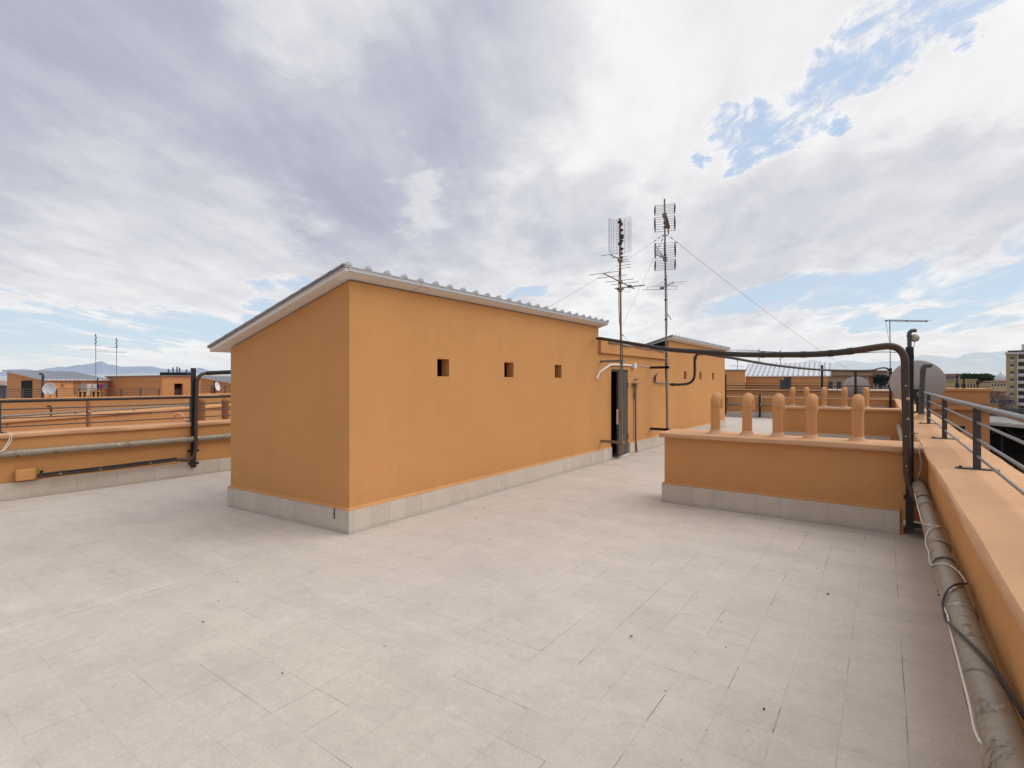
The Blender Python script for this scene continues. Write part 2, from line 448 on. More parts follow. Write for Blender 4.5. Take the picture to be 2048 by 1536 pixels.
FLW = []
def flue_wall(x0, y0, y1, label, ys):
    t = thing('flue_wall', label, 'wall', ((x0 + .37) / 2, y0, 0))
    m = MB(); m.box(x0 + .03, y0 + .03, .0, .17, y1 - .03, .89); m.box(.17, y0 + .03, .16, .37, y1 - .03, .89)
    m.build('wall', M['plaster'], t)
    MB().sweep(cap_prof(-(y1 - y0) / 2 - .05, (y1 - y0) / 2 + .05, .065), (x0 - .02, (y0 + y1) / 2, .89), (.331, (y0 + y1) / 2, .89), .2, .009, ys).build('coping', M['coping'], t, smooth=True)
    m = MB(); m.box(x0, y0, 0, .14, y0 + .03, .255); m.box(x0, y0 + .03, 0, x0 + .03, y1, .255)
    m.build('skirting', M['skirt'], t, bevel=.004)
    m = MB().add([(x0 - .004, y0 - .004, .256), (.14, y0 - .004, .256), (.14, y0 + .034, .285), (x0 + .03, y0 + .034, .285)], [(0, 1, 2, 3)])
    m.build('plaster_fillet', M['plaster'], t)
    return t
flue_wall(-2.48, 7.00, 7.56, 'nearer low orange wall carrying five flue pipes, grey tiled foot', 11.0)
flue_wall(-2.40, 16.3, 16.86, 'farther low orange wall carrying five small flue pipes', 12.0)

# flue pipes with a U-bend
def make_flue(loc, label):
    t = thing('flue_pipe', label, 'flue pipe', loc, 'orange flue pipes on the low walls')
    L = Vector(loc); r = .060
    m = MB(); m.tube([L + Vector((0, 0, -.01)), L + Vector((0, 0, .385))], r, 20); m.build('pipe', M['flue'], t, smooth=True)
    pts = [L + Vector((0, 0, .375)), L + Vector((0, 0, .405))]
    R = .082
    for k in range(1, 13):
        a = math.pi * k / 12
        pts.append(L + Vector((0, R - R * math.cos(a), .405 + R * math.sin(a))))
    pts.append(L + Vector((0, 2 * R, .33)))
    m = MB(); m.tube(pts, .0625, 20)
    m.tube([L + Vector((0, 0, .368)), L + Vector((0, 0, .376))], .0655, 20)
    m.build('bend', M['flue'], t, smooth=True)
    m = MB(); m.lathe([(.128, -.003), (.100, .010), (.076, .030), (.062, .06)], L, seg=20); m.build('mortar_base', M['coping'], t, smooth=True)
    return t
LAB = 'on the nearer low wall'
fl = []
names = ['leftmost U-bend orange flue pipe on the nearer low wall, beside the hut end',
         'second U-bend orange flue pipe from the left on the nearer low wall',
         'middle U-bend orange flue pipe on the nearer low wall',
         'fourth U-bend orange flue pipe from the left on the nearer low wall',
         'rightmost U-bend orange flue pipe on the nearer low wall, beside the brown conduit']
proto = None
for px, nm in zip((1434, 1497, 1557.5, 1624, 1716), names):
    p = at_y(px, 860, 7.36); loc = (p.x, 7.28, .953)
    proto = make_flue(loc, nm) if proto is None else proto
    if loc[0] != proto.location.x: copy_tree(proto, loc, nm)
names = ['leftmost of the five small flue pipes on the farther low wall',
         'second from left of the five small flue pipes on the farther low wall',
         'middle one of the five small flue pipes on the farther low wall',
         'fourth from left of the five small flue pipes on the farther low wall',
         'rightmost of the five small flue pipes on the farther low wall']
for px, nm in zip((1585, 1613, 1648, 1689, 1732.5), names):
    p = at_y(px, 800, 16.6)
    copy_tree(proto, (p.x, 16.53, .953), nm)

# ------------------------------------------------------------------ railings
def railing(name, label, p0, p1, posts, zr, zs, zbase, plate_dir, mat_h, rh, rb, post_w=.05):
    p0, p1 = Vector(p0), Vector(p1); d = (p1 - p0).normalized()
    t = thing(name, label, 'railing', (p0 + p1) / 2)
    up = Vector((0, 0, 1)); pd = Vector(plate_dir)
    MB().tube([p0 + up * zr, p0.lerp(p1, .33) + up * (zr + .004), p0.lerp(p1, .66) + up * (zr - .004), p1 + up * zr], rh, 12).build('handrail', mat_h, t, smooth=True)
    for z in zs:
        MB().tube([p0 + up * z, p1 + up * z], rb, 8).build('rail', M['rail'] if mat_h is not M['handrail'] else M['handrail'], t, smooth=True)
    for q in posts:
        b = p0 + d * q
        MB().bar(b + up * zbase, b + up * (zr - rh * .6), .012, post_w, pd).build('post', M['rail'], t, bevel=.002)
        m = MB(); m.obox(b + up * (zbase + .005), pd, pd.cross(up), up, .13, .035, .005)
        for k in (-.1, .1): m.lathe([(.011, 0), (.011, .012), (.0, .012)], b + pd * k + up * (zbase + .01), seg=8)
        m.build('base_plate', M['rail'], t)
    return t
railing('railing', 'grey steel railing with three thin rails on the right parapet coping', (.60, -3, 0), (.60, 12.3, 0), (3.03, 5.77, 8.51, 11.23, 14.0), 1.452, (1.326, 1.194, 1.06), .952, (1, 0, 0), M['handrail'], .021, .0095)
railing('railing', 'black steel railing on the left parapet coping', (-10.05, -5, 0), (-10.05, 12, 0), (4.32, 6.77, 9.22, 11.67, 14.1), 1.37, (1.255, 1.13, 1.01), .931, (1, 0, 0), M['black'], .021, .0095)
railing('railing', 'black railing over the parapet at the far terrace end', (-9.8, 26.2, 0), (.3, 26.2, 0), (.4, 3.5, 6.3, 9.0), 1.46, (1.34, 1.21, 1.08), .952, (0, 1, 0), M['black'], .021, .010)

# ------------------------------------------------------------------ the rooftop hut
XW = -4.72
hut = thing('rooftop_hut', 'long orange rooftop hut with mono-pitch metal roofs in the middle of the terrace', 'building', (-5.9, 9, 0))
XB = -7.03
def hole(x0, x1, yt, yb):
    a = at_x(x0, yt, XW); b = at_x(x1, yt, XW); c = at_x(x0, yb, XW)
    return (a.y, b.y, c.z, a.z)
h1 = [hole(874.5, 898.4, 717.4, 752.6), hole(1008.6, 1027.3, 723.7, 754.9), hole(1109.5, 1123, 729.4, 755.6)]
zt, zb = h1[0][3], h1[0][2]
h1 = [(h[0], h[1], zb, zt) for h in h1]
h3 = [hole(1368, 1373, 740, 757), hole(1399, 1403, 740, 757), hole(1424, 1428, 740, 757)]
h3 = [((h[0] + h[1]) / 2 - .115, (h[0] + h[1]) / 2 + .115, zb, zt) for h in h3]
ZH, ZL = 2.745, 2.085
SL = (ZH - ZL) / (XW - XB)
def gable(m, ya, yb, yb2=None):   # sloped end wall slab
    a0 = [(XB, ya[1], 0), (XW, ya[0], 0), (XW, ya[0] + yb, 0), (XB, ya[1] + yb, 0)]
    a1 = [(XB, ya[1], ZL), (XW, ya[0], ZH), (XW, ya[0] + yb, ZH), (XB, ya[1] + yb, ZL)]
    m.poly(a0, a1)
Y1, Y1b, Y2, Y3, Y4 = 3.575, 3.445, 9.63, 13.85, 19.95
def section(ya, yb, yaL, holes):
    m = MB()
    m.wall_x(XW - .14, XW, ya + .2, yb, 0, ZH, holes)
    gable(m, (ya, yaL), .2)
    m.box(XB, yaL + .2, 0, XB + .2, yb, ZL)
    b0 = [(XB + .2, yb - .2, 0), (XW - .141, yb - .2, 0), (XW - .141, yb, 0), (XB + .2, yb, 0)]
    b1 = [(XB + .2, yb - .2, ZL), (XW - .141, yb - .2, ZH - .045), (XW - .141, yb, ZH - .045), (XB + .2, yb, ZL)]
    m.poly(b0, b1)
    return m.build('wall', M['plaster'], hut)
section(Y1, Y2, Y1b, h1)
section(Y3, Y4, Y3, h3)
dl = at_x(1222.5, 738.5, XW); dr = at_x(1256, 738.5, XW)
DY0, DY1, DZ = dl.y, dr.y, 1.915
m = MB(); m.wall_x(XW - .22, XW - .003, Y2 + .001, Y3 - .001, 0, 2.23, [(DY0, DY1, -1, DZ)])
m.box(XB, Y2 + .001, 0, XB + .2, Y3 - .001, 2.23)
m.build('wall', M['plaster'], hut)
# flat roof slab with its projecting fascia
MB().box(XB - .05, Y2 + .002, 2.232, XW + .06, Y3 - .002, 2.53).build('fascia_slab', M['plaster'], hut, bevel=.008)
MB().box(XB - .02, Y2 + .03, 2.531, XW + .02, Y3 - .03, 2.56).build('roof_felt', M['bitumen'], hut)
m = MB(); m.tube(rline([(XW + .075, Y2 + .35 + k * .42, 2.468 + .012 * math.sin(k * 2.3) - .004 * k) for k in range(9)], 4), [.021 + .008 * math.sin(i * .9) for i in range(33)], 8)
m.build('flashing', M['lead'], hut, smooth=True)
m = MB()
m.poly([(XB + .05, Y3 - .03, 2.56), (XW - .02, Y3 - .03, 2.56), (XW - .02, Y3 - .004, 2.56), (XB + .05, Y3 - .004, 2.56)],
       [(XB + .05, Y3 - .03, 2.562), (XW - .02, Y3 - .03, ZH - .004), (XW - .02, Y3 - .004, ZH - .004), (XB + .05, Y3 - .004, 2.562)])
m.build('gable_felt', M['bitumen'], hut)
# skirting of grey tiles
m = MB()
m.box(XW, Y1 - .03, 0, XW + .03, DY0 - .02, .255); m.box(XW, DY1 + .03, 0, XW + .03, Y4, .255)
m.poly([(XB - .03, Y1b - .03, 0), (XW, Y1 - .03, 0), (XW, Y1 - .0005, 0), (XB - .03, Y1b - .0005, 0)],
       [(XB - .03, Y1b - .03, .255), (XW, Y1 - .03, .255), (XW, Y1 - .0005, .255), (XB - .03, Y1b - .0005, .255)])
m.box(XB - .03, Y1b, 0, XB - .0005, Y4, .255)
m.build('skirting', M['skirt'], hut, bevel=.003)
m = MB()   # plaster fillet above the skirting
m.add([(XW + .032, Y1 - .034, .2565), (XW + .032, DY0 - .02, .2565), (XW + .001, DY0 - .02, .283), (XW + .001, Y1 - .001, .283), (XB - .034, Y1b - .034, .2565), (XB - .001, Y1b - .001, .283)],
      [(0, 1, 2, 3), (4, 0, 3, 5)])
m.add([(XW + .032, DY1 + .03, .2565), (XW + .032, Y4, .2565), (XW + .001, Y4, .283), (XW + .001, DY1 + .03, .283)], [(0, 1, 2, 3)])
m.build('plaster_fillet', M['plaster'], hut)
m = MB(); m.box(XW + .0302, Y1 - .0302, .06, XW + .031, Y1 - .029, .22)
# damp stain on the corner tile
# door
m = MB()
m.box(XW - .15, DY0, .03, XW - .02, DY0 + .04, DZ); m.box(XW - .15, DY1 - .04, .03, XW - .02, DY1, DZ); m.box(XW - .15, DY0 + .04, DZ - .05, XW - .02, DY1 - .04, DZ)
m.build('door_frame', M['door'], hut, bevel=.003)
MB().box(XW - .21, DY0 + .003, .0, XW + .05, DY1 - .003, .03).build('threshold', M['marble'], hut, bevel=.004)
hin = Vector((XW - .018, DY1 - .045, 0)); an = math.radians(-9.5)
dv = Vector((-math.sin(an), -math.cos(an), 0)); dn = Vector((math.cos(an), -math.sin(an), 0)); W = DY1 - DY0 - .10
door = MB().obox(hin + dv * W / 2 + dn * .005 + Vector((0, 0, .95)), dv, dn, (0, 0, 1), W / 2, .022, .905).build('door', M['door'], hut, bevel=.003)
m = MB()
for a, b in ((.06, .22), (.30, W - .06)): pass
m.obox(hin + dv * (W - .05) + dn * .029 + Vector((0, 0, .92)), dv, dn, (0, 0, 1), .02, .003, .11)
m.tube([hin + dv * (W - .05) + dn * .03 + Vector((0, 0, .95)), hin + dv * (W - .05) + dn * .075 + Vector((0, 0, .95)), hin + dv * (W - .16) + dn * .075 + Vector((0, 0, .95))], .009, 8)
m.build('handle', M['black'], door)
m = MB()
m.obox(hin + dv * (W - .004) + Vector((0, 0, .9)), dv, dn, (0, 0, 1), .006, .02, .16)
m.build('lock_plate', M['marble'], door)
for z in (.35, 1.5):
    MB().tube([hin + dn * .03 + Vector((.0, .01, z)), hin + dn * .03 + Vector((.0, .01, z + .13))], .012, 8).build('hinge', M['black'], door)

# ribbed roofs
def hut_roof(y0, y0L, y1, first):
    xh, xl = XW + .14, XB - .22
    zz = lambda x: ZH + .02 + SL * (x - XW)
    yy = lambda x, k=0: y0 + (y0L - y0) * (xh - x) / (xh - xl)
    T = .045
    m = MB()
    m.poly([(xl, y0L, zz(xl)), (xh, y0, zz(xh)), (xh, y1, zz(xh)), (xl, y1, zz(xl))],
           [(xl, y0L, zz(xl) + T), (xh, y0, zz(xh) + T), (xh, y1, zz(xh) + T), (xl, y1, zz(xl) + T)])
    rf = m.build('roof', M['soffit'], hut)
    m = MB()
    t0, t1 = T + .001, T + .012
    m.poly([(xl - .03, y0L - .015, zz(xl) + t0), (xh + .02, y0 - .015, zz(xh) + t0), (xh + .02, y1 + .01, zz(xh) + t0), (xl - .03, y1 + .01, zz(xl) + t0)],
           [(xl - .03, y0L - .015, zz(xl) + t1), (xh + .02, y0 - .015, zz(xh) + t1), (xh + .02, y1 + .01, zz(xh) + t1), (xl - .03, y1 + .01, zz(xl) + t1)])
    n = 24; sp = (y1 - y0 - .05) / n
    for k in range(n + 1):
        y = y0 + .03 + sp * k; yl = y if k > 1 else y + (y0L - y0) * (1 - k / 2)
        P = []
        for x, yv in ((xl - .03, yl), (xh + .022, y)):
            for dy, dz in ((-.042, t1 - .001), (-.016, t1 + .038), (.016, t1 + .038), (.042, t1 - .001)):
                P.append((x, yv + dy, zz(x) + dz))
        m.add(P, [(0, 4, 5, 1), (1, 5, 6, 2), (2, 6, 7, 3), (0, 1, 2, 3), (7, 6, 5, 4)])
    m.build('sheeting', M['zinc'], rf)
    # edge flashing of the high eave: joints every four ribs
    for k in range(0, n, 4):
        ya, yb = y0 + .03 + sp * k + .004, y0 + .03 + sp * (k + 4) - .004
        MB().box(xh + .0005, ya, zz(xh) + .006, xh + .012, yb, zz(xh) + T + .004).build('eave_trim', M['zinc'], rf)
    for k in range(1, n // 4):
        y = y0 + .03 + sp * 4 * k; xa_, xb_ = XW + .004, xh - .002
        MB().add([(xa_, y - .003, zz(xa_) - .0012), (xb_, y - .003, zz(xb_) - .0012), (xb_, y + .003, zz(xb_) - .0012), (xa_, y + .003, zz(xa_) - .0012)], [(3, 2, 1, 0)]).build('panel_joint', M['dark'], rf)
    # verge: dark edge of the sheet with clips
    m = MB(); m2 = MB()
    N = 12
    for k in range(N):
        xa, xb = xl + (xh - xl) * k / N + .02, xl + (xh - xl) * (k + 1) / N - .02
        for mm, za, zb, e, q0, q1 in ((m, T + .012, T + .034, .012, xa - .018, xb + .018), (m2, T + .015, T + .030, .018, xa + .03, xb)):
            A = []
            for x in (q0, q1):
                for dz in (za, zb):
                    for ey in (-.02 - e, -.012):
                        A.append((x, yy(x) + ey, zz(x) + dz))
            mm.add(A, [(0, 4, 6, 2), (1, 3, 7, 5), (0, 1, 5, 4), (2, 6, 7, 3), (0, 2, 3, 1), (4, 5, 7, 6)])
    m.build('verge_strip', simple('verge_grey', (.24, .24, .25), .5, .2), rf); m2.build('verge_clip', M['zinc'], rf)
hut_roof(3.42, 3.28, 9.78, True)
hut_roof(Y3 - .12, Y3 - .12, Y4 + .15, False)

# ------------------------------------------------------------------ ducts along the parapets
def duct(label, pts, r, joints, collars=True):
    t = thing('duct_pipe', label, 'pipe', pts[0])
    MB().tube(pts, r, 24).build('pipe', M['duct'], t, smooth=True)
    p0, p1 = Vector(pts[0]), Vector(pts[-1]); d = (p1 - p0).normalized()
    for j in joints:
        c = p0 + d * j
        m = MB(); m.lathe([(r, -.05), (r + .004, -.048), (r + .004, .0), (r + .0065, .002), (r + .0065, .012), (r, .014)], c, d, 24)
        m.build('collar', M['duct'], t, smooth=True)
    return t
PX, PZ, PR = .292, .565, .057
pp = [(PX + .004 * math.sin(y * 1.1), y, PZ + .006 * math.sin(y * .8 + 1)) for y in [-3 + .6 * k for k in range(17)]] + [(PX, 7.03, PZ)]
dr_ = duct('thick grey weathered duct pipe along the right parapet, wound with cables', pp, PR, (4.3, 5.0, 6.2, 7.4, 8.7))
for y in (1.2, 3.95, 6.0):
    m = MB()
    m.box(PX - .01, y - .015, PZ - PR - .022, .372, y + .015, PZ - PR - .004)
    m.lathe([(PR + .001, -.012), (PR + .003, -.012), (PR + .003, .012), (PR + .001, .012)], (PX, y, PZ), (0, 1, 0), 24)
    m.build('wall_bracket', M['black'], dr_)
duct('grey duct pipe on the right parapet between the two low walls', [(PX, 7.6, PZ), (PX, 10, PZ - .01), (PX, 16.3, PZ - .01)], PR, (.5, 2.5))
duct('long horizontal grey duct pipe on the left parapet wall', [(-9.825, y, .655 - .002 * y) for y in (-6, 0, 5, 12, 20, 26)], .05, (7.93, 9.25, 10.0 - .7, 11.6))
duct('thin grey duct pipe across the wall at the far terrace end', [(-9.7, 25.95, .62), (-3, 25.95, .615), (.25, 25.95, .61)], .045, (2, 4, 6))

# ------------------------------------------------------------------ right steel post, brown conduit and the overhead pipes
YP = 6.90
a = at_y(1819.5, 1060, YP); b = at_y(1817, 694, YP)
t = thing('steel_post', 'black steel post bolted to the right end of the nearer low wall', 'post', (a.x, YP, a.z))
m = MB(); m.box(a.x - .034, YP - .002, a.z, a.x + .034, YP + .006, b.z); m.box(a.x - .034, YP + .006, a.z, a.x - .026, YP + .066, b.z); m.box(a.x + .026, YP + .006, a.z, a.x + .034, YP + .066, b.z)
m.build('channel', M['black'], t)
MB().box(a.x + .036, YP + .01, .115, .37, YP + .05, .155).build('bracket', M['black'], t)
MB().box(a.x - .05, YP + .03, .40, a.x + .05, YP + .14, .43).build('bracket', M['black'], t)

YB = YP - .045
pix = [(1193, 677), (1245, 684), (1330, 698), (1400, 703.5), (1480, 709), (1570, 709.5), (1640, 708), (1700, 702.5), (1755, 694.5)]
d0, d1 = 10.42, 5.47
path = []
for px, py in pix:
    f = (px - 1193) / (1806 - 1193)
    d = 1 / ((1 - f) / d0 + f / d1)
    path.append(at_d(px, py, d))
blackend = len(path)
end = [at_y(px, py, YB) for px, py in ((1780, 692.5), (1796, 697), (1806, 708), (1810, 724), (1810.5, 760), (1812.5, 850), (1814.5, 925), (1816, 953))]
tp = rline(path + end, 6)
t = thing('overhead_pipe', 'thick dark brown pipe arching from the hut roof to the post on the right', 'pipe', path[0])
n_b = 6 * (blackend - 2)
MB().tube(tp[:n_b + 1], [.022 + .015 * min(1, i / 14) for i in range(n_b + 1)], 16).build('insulated_run', M['blackpipe'], t, smooth=True)
MB().tube(tp[n_b:], .037, 18).build('brown_run', M['brown'], t, smooth=True)
for i in (20, 27, 33, 38, n_b):
    i = min(i, len(tp) - 2); d = (tp[i + 1] - tp[i]).normalized()
    MB().lathe([(.036, -.03), (.041, -.03), (.041, .03), (.036, .03)], tp[i], d, 18).build('collar', M['blackpipe'], t, smooth=True)
for q in ((1810.5, 742), (1814.0, 905), (1815.5, 945)):
    p = at_y(q[0], q[1], YB); MB().lathe([(.037, -.012), (.0405, -.012), (.0405, .012), (.037, .012)], p, (0, 0, 1), 18).build('collar', M['brown'], t, smooth=True)
e = at_y(1816, 953, YB)
MB().tube(rline([e + Vector((0, 0, .012)), e + Vector((.006, .0, -.06)), e + Vector((.03, -.01, -.13)), (PX - .02, YB - .06, e.z - .22), (PX - .01, YB - .25, PZ - .05), (PX - .012, YB - .4, PZ - .07)], 6), .032, 16).build('elbow', M['brown'], t, smooth=True)
p = at_y(1814, 868, YB); MB().tube([p + Vector((-.039, .0, 0)), p + Vector((0, -.041, .004)), p + Vector((.039, 0, .008)), p + Vector((.10, .05, .01))], .004, 6).build('tie_wire', M['black'], t)
p = at_y(1810, 728, YB); MB().tube([p + Vector((-.03, -.02, 0)), p + Vector((0, -.041, .004)), p + Vector((.06, -.01, .01))], .004, 6).build('tie_wire', M['black'], t)
for qx, qy, qs in ((1812, 771.5, .008), (1816.5, 797.5, .018), (1816, 838, .012), (1812, 873, .006), (1813, 932, .006)):
    p = at_y(qx, qy, YB - .0375); MB().lathe([(.001, .0035), (qs * .8, .002), (qs, -.004)], p, (.25, -1, 0), 10).build('paint_chip', M['coping'] if qs > .01 else M['white'], t)
t = thing('support_wire', 'thin rusty support wire strung just under the overhead pipe end', 'wire', at_d(1700, 705, 6.2))
MB().tube(rline([at_d(1699, 704, 6.3), at_d(1718, 706, 6.1), at_d(1745, 704.5, 5.85), at_d(1768, 704, 5.65), at_y(1803, 705, YB)], 4), .0045, 6).build('wire', M['rusty'], t, smooth=True)
MB().tube([at_d(1396, 701.5, 8.6), at_d(1480, 700, 7.9), at_d(1560, 704.2, 7.3)], .004, 6).build('wire', M['black'], t, smooth=True)

# second pipe sagging to the far post
YE = 25.75
pa = at_y(1781, 815, YE)
pix2 = [(1339, 769), (1360, 769), (1378, 766.5), (1387, 758), (1389.5, 744), (1389.5, 722), (1393, 710.5), (1403, 707.5), (1425, 710), (1470, 717), (1520, 726), (1570, 733), (1640, 739.5), (1700, 741), (1742, 740.5), (1762, 736), (1773, 736.5), (1779, 743), (1780, 756), (1780, 790)]
path = []
for px, py in pix2:
    if px < 1404: d = 12.5 - .3 * (px - 1339) / 60
    else:
        f = (px - 1404) / (1780 - 1404); d = 1 / ((1 - f) / 12.2 + f / 20.4)
    path.append(at_d(px, py, d))
t = thing('overhead_pipe', 'thinner black pipe sagging from the antenna wall to the far post', 'pipe', path[0])
tp = rline(path, 5)
MB().tube(tp[:41], .030, 14).build('riser', M['blackpipe'], t, smooth=True)
MB().tube(tp[40:], .033, 14).build('sagging_run', M['blackpipe'], t, smooth=True)
for i in (2, 27, 72): MB().lathe([(.03, -.03), (.038, -.03), (.038, .03), (.03, .03)], tp[i], (tp[i + 1] - tp[i]).normalized(), 14).build('collar', M['blackpipe'], t)

# posts on the far terrace end
def end_post(px, y_top, y_bot, label, w=.085, Y=YE, zb=None):
    p = at_y(px, y_bot, Y); q = at_y(px, y_top, Y)
    t = thing('steel_post', label, 'post', (p.x, Y, zb if zb is not None else p.z))
    z0 = zb if zb is not None else p.z
    m = MB(); m.box(p.x - w / 2, Y, z0, p.x + w / 2, Y + .012, q.z); m.box(p.x - w / 2, Y + .012, z0, p.x - w / 2 + .01, Y + .08, q.z); m.box(p.x + w / 2 - .01, Y + .012, z0, p.x + w / 2, Y + .08, q.z)
    m.build('channel', M['black'], t)
    m = MB(); m.box(p.x - .05, Y + .08, .8, p.x + .05, 26.04, .84); m.build('bracket', M['black'], t)
    return t
end_post(1450.5, 749, 827.7, 'black post beside the far corner of the hut on the terrace end wall')
end_post(1644, 730, 800, 'black post on the terrace end wall under the sagging pipe', zb=.3)
end_post(1711, 740, 800, 'black post in front of the far satellite dish on the terrace end wall', zb=.3)
end_post(1781, 736, 815, 'tall black post ending the sagging pipe, carrying a thin aerial', w=.10, zb=.12)
p = at_y(1520, 830, 25.9)
t = thing('vent_pipe', 'short black vent pipe standing against the terrace end wall', 'pipe', (p.x, 25.85, .05))
MB().tube([(p.x, 25.84, .03), (p.x, 25.84, 1.0), (p.x + .02, 25.84, 1.05)], .05, 12).build('pipe', M['black'], t, smooth=True)
MB().tube(rline([(p.x + .06, 25.8, 1.02), (p.x + .09, 25.8, .8), (p.x + .04, 25.8, .55)], 4), .01, 6).build('cable', M['cable_white'], t)

# aerial on the far post
t = thing('tv_aerial', 'thin pole with one horizontal aerial boom on the far post', 'antenna', (pa.x, YE + .04, 1.9))
q = at_y(1779.5, 638, YE + .04)
MB().tube([(pa.x, YE + .04, 1.9), (q.x, YE + .04, q.z)], .019, 10).build('pole', M['alu'], t, smooth=True)
Rv = Vector((C_, S_, 0)); Fv = Vector((-S_, C_, 0))
c0 = at_d(1772, 641, 20.6); c1 = at_d(1853, 642.3, 20.6)
m = MB(); m.tube([c0 + Vector((0, 0, .018)), c1 + Vector((0, 0, .012))], .010, 8); m.tube([c0 - Vector((0, 0, .018)), c1 - Vector((0, 0, .016))], .010, 8)
for f in (.0, .5, 1.0): c = c0.lerp(c1, f); m.obox(c, Rv, Fv, (0, 0, 1), .025, .03, .032)
m.build('boom', M['galv'], t)
m = MB()
for k in range(12):
    c = c0.lerp(c1, .05 + k * .085); m.tube([c - Fv * .3, c + Fv * .3], .006, 6)
m.build('element', M['alu'], t)
MB().tube(rline([c0 + Vector((0, 0, -.03)), c0 + Vector((.05, .02, -.5)), (pa.x + .02, YE + .03, 3.0)], 5), .006, 6).build('cable', M['cable_black'], t)

# ------------------------------------------------------------------ conduits and satellite dish on the right coping
def elbow_pipe(name, label, base, top, r, side, mat, R=.085):
    base = Vector(base); top = Vector(top); s = Vector(side)
    t = thing(name, label, 'pipe', base)
    pts = [base - Vector((0, 0, .003)), base.lerp(top, .5), top - Vector((0, 0, R))]
    for k in range(1, 9):
        a_ = math.pi / 2 * k / 8
        pts.append(top + Vector((0, 0, -R)) + s * (R - R * math.cos(a_)) + Vector((0, 0, R * math.sin(a_))))
    pts.append(pts[-1] + s * .05)
    MB().tube(pts, r, 16).build('pipe', mat, t, smooth=True)
    m = MB(); m.lathe([(r + .001, -.02), (r + .006, -.02), (r + .006, .02), (r + .001, .02)], top - Vector((0, 0, R + .03)), (0, 0, 1), 16)
    m.build('collar', mat, t, smooth=True)
    return t
p = at_z(1842, 839, .95)
t = elbow_pipe('vent_pipe', 'short grey vent pipe with elbow top, in front of the near satellite dish', p, at_d(1846, 730.5, (p.xy - O.xy).dot(Vector((-S_, C_)))), .044, Rv, M['grey_conduit'])
MB().lathe([(.19, -.002), (.13, .03), (.07, .075), (.046, .10)], p, seg=20).build('mortar_base', M['coping'], t, smooth=True)
p = at_z(1821.5, 829, .95); dcon = (p.xy - O.xy).dot(Vector((-S_, C_)))
t = elbow_pipe('vent_pipe', 'tall thin grey vent pipe with elbow top and globe, beside the brown pipe', p, at_d(1818.5, 661, dcon), .040, Rv, M['grey_conduit'])
g = at_d(1829.5, 676, dcon)
MB().lathe([(.001, -.085)] + [(.085 * math.sin(math.pi * k / 12), -.085 * math.cos(math.pi * k / 12)) for k in range(1, 12)] + [(.001, .085)], g, Rv, 20).build('globe', simple('mossy_globe', (.46, .44, .33), .6, 0, .4, 14, c2=(.25, .24, .13), thr=(.5, .65)), t, smooth=True)
MB().tube([g - Rv * .14, g - Rv * .06], .02, 8).build('globe_holder', M['grey_conduit'], t)
MB().tube(rline([g - Vector((0, 0, .085)), g + Rv * -.03 + Vector((0, 0, -.25)), g + Rv * -.02 + Vector((0, 0, -.42)), g + Rv * -.06 + Vector((0, 0, -.62))], 5), .006, 6).build('cable', M['cable_black'], t)

def dish_mesh(m, c, nrm, r, depth, seg=40, thick=.012):
    prof = [(r * k / 8, depth * (k / 8) ** 2) for k in range(9)] + [(r + .006, depth + .004), (r + .006, depth + thick)]
    prof += [(r * k / 8, depth * (k / 8) ** 2 + thick) for k in range(8, -1, -1)]
    prof[0] = (.001, 0); prof[-1] = (.001, thick)
    m.lathe(prof, c, nrm, seg)
dd = 12.2
c = at_d(1834.5, 766, dd)
nr = Vector((.05, .96, .22)).normalized()
t = thing('satellite_dish', 'large grey satellite dish seen from behind on the right coping', 'satellite dish', (c.x, c.y - .1, .95))
m = MB(); dish_mesh(m, c - nr * .06, nr, .525, .10); m.build('reflector', M['dish'], t, smooth=True)
m = MB()
bk = c - nr * .08
m.obox(bk + Vector((-.03, -.06, -.16)), (1, 0, 0), (0, 1, 0), (0, 0, 1), .10, .03, .035)
m.bar(bk + Vector((-.06, -.07, -.2)), bk + Vector((.05, -.02, -.62)), .09, .05)
m.bar(bk + Vector((.05, -.07, -.2)), bk + Vector((.06, -.02, -.62)), .04, .05)
m.box(bk.x - .02, bk.y - .06, .952, bk.x + .1, bk.y + .03, 1.12)
m.build('bracket', M['black'], t)
for k in range(3):
    MB().obox((c.x + .03 - .05 * k, c.y - .30 - .28 * k, .958), (1, 0, 0), (0, 1, 0), (0, 0, 1), .14, .03, .006).build('base_plate', M['rail'], t)
for s in (0, 1, 2):
    MB().tube(rline([bk + Vector((0, -.05, -.3)), bk + Vector((.1 + .05 * s, -.2, -.5)), (c.x + .08 + .05 * s, c.y - .7 - .3 * s, .965), (c.x - .04, c.y - 1.5 - .2 * s, .963)], 6), .007, 6).build('cable', M['cable_black'], t)
c = at_y(1712, 776, 26.75)
nr = Vector((.1, .98, .15)).normalized()
t = thing('satellite_dish', 'far grey satellite dish behind the railing of the terrace end', 'satellite dish', (c.x, 26.5, .95))
m = MB(); dish_mesh(m, c - nr * .06, nr, .49, .09); m.build('reflector', M['dish'], t, smooth=True)
m = MB(); m.bar(c - nr * .08 + Vector((0, -.02, .1)), c - nr * .08 + Vector((0, -.02, -.35)), .12, .06); m.bar(c + Vector((0, -.1, -.1)), (c.x, 26.3, 1.2), .06, .06); m.box(c.x - .05, 26.3, .953, c.x + .05, 26.36, 1.35)
m.build('bracket', M['black'], t)

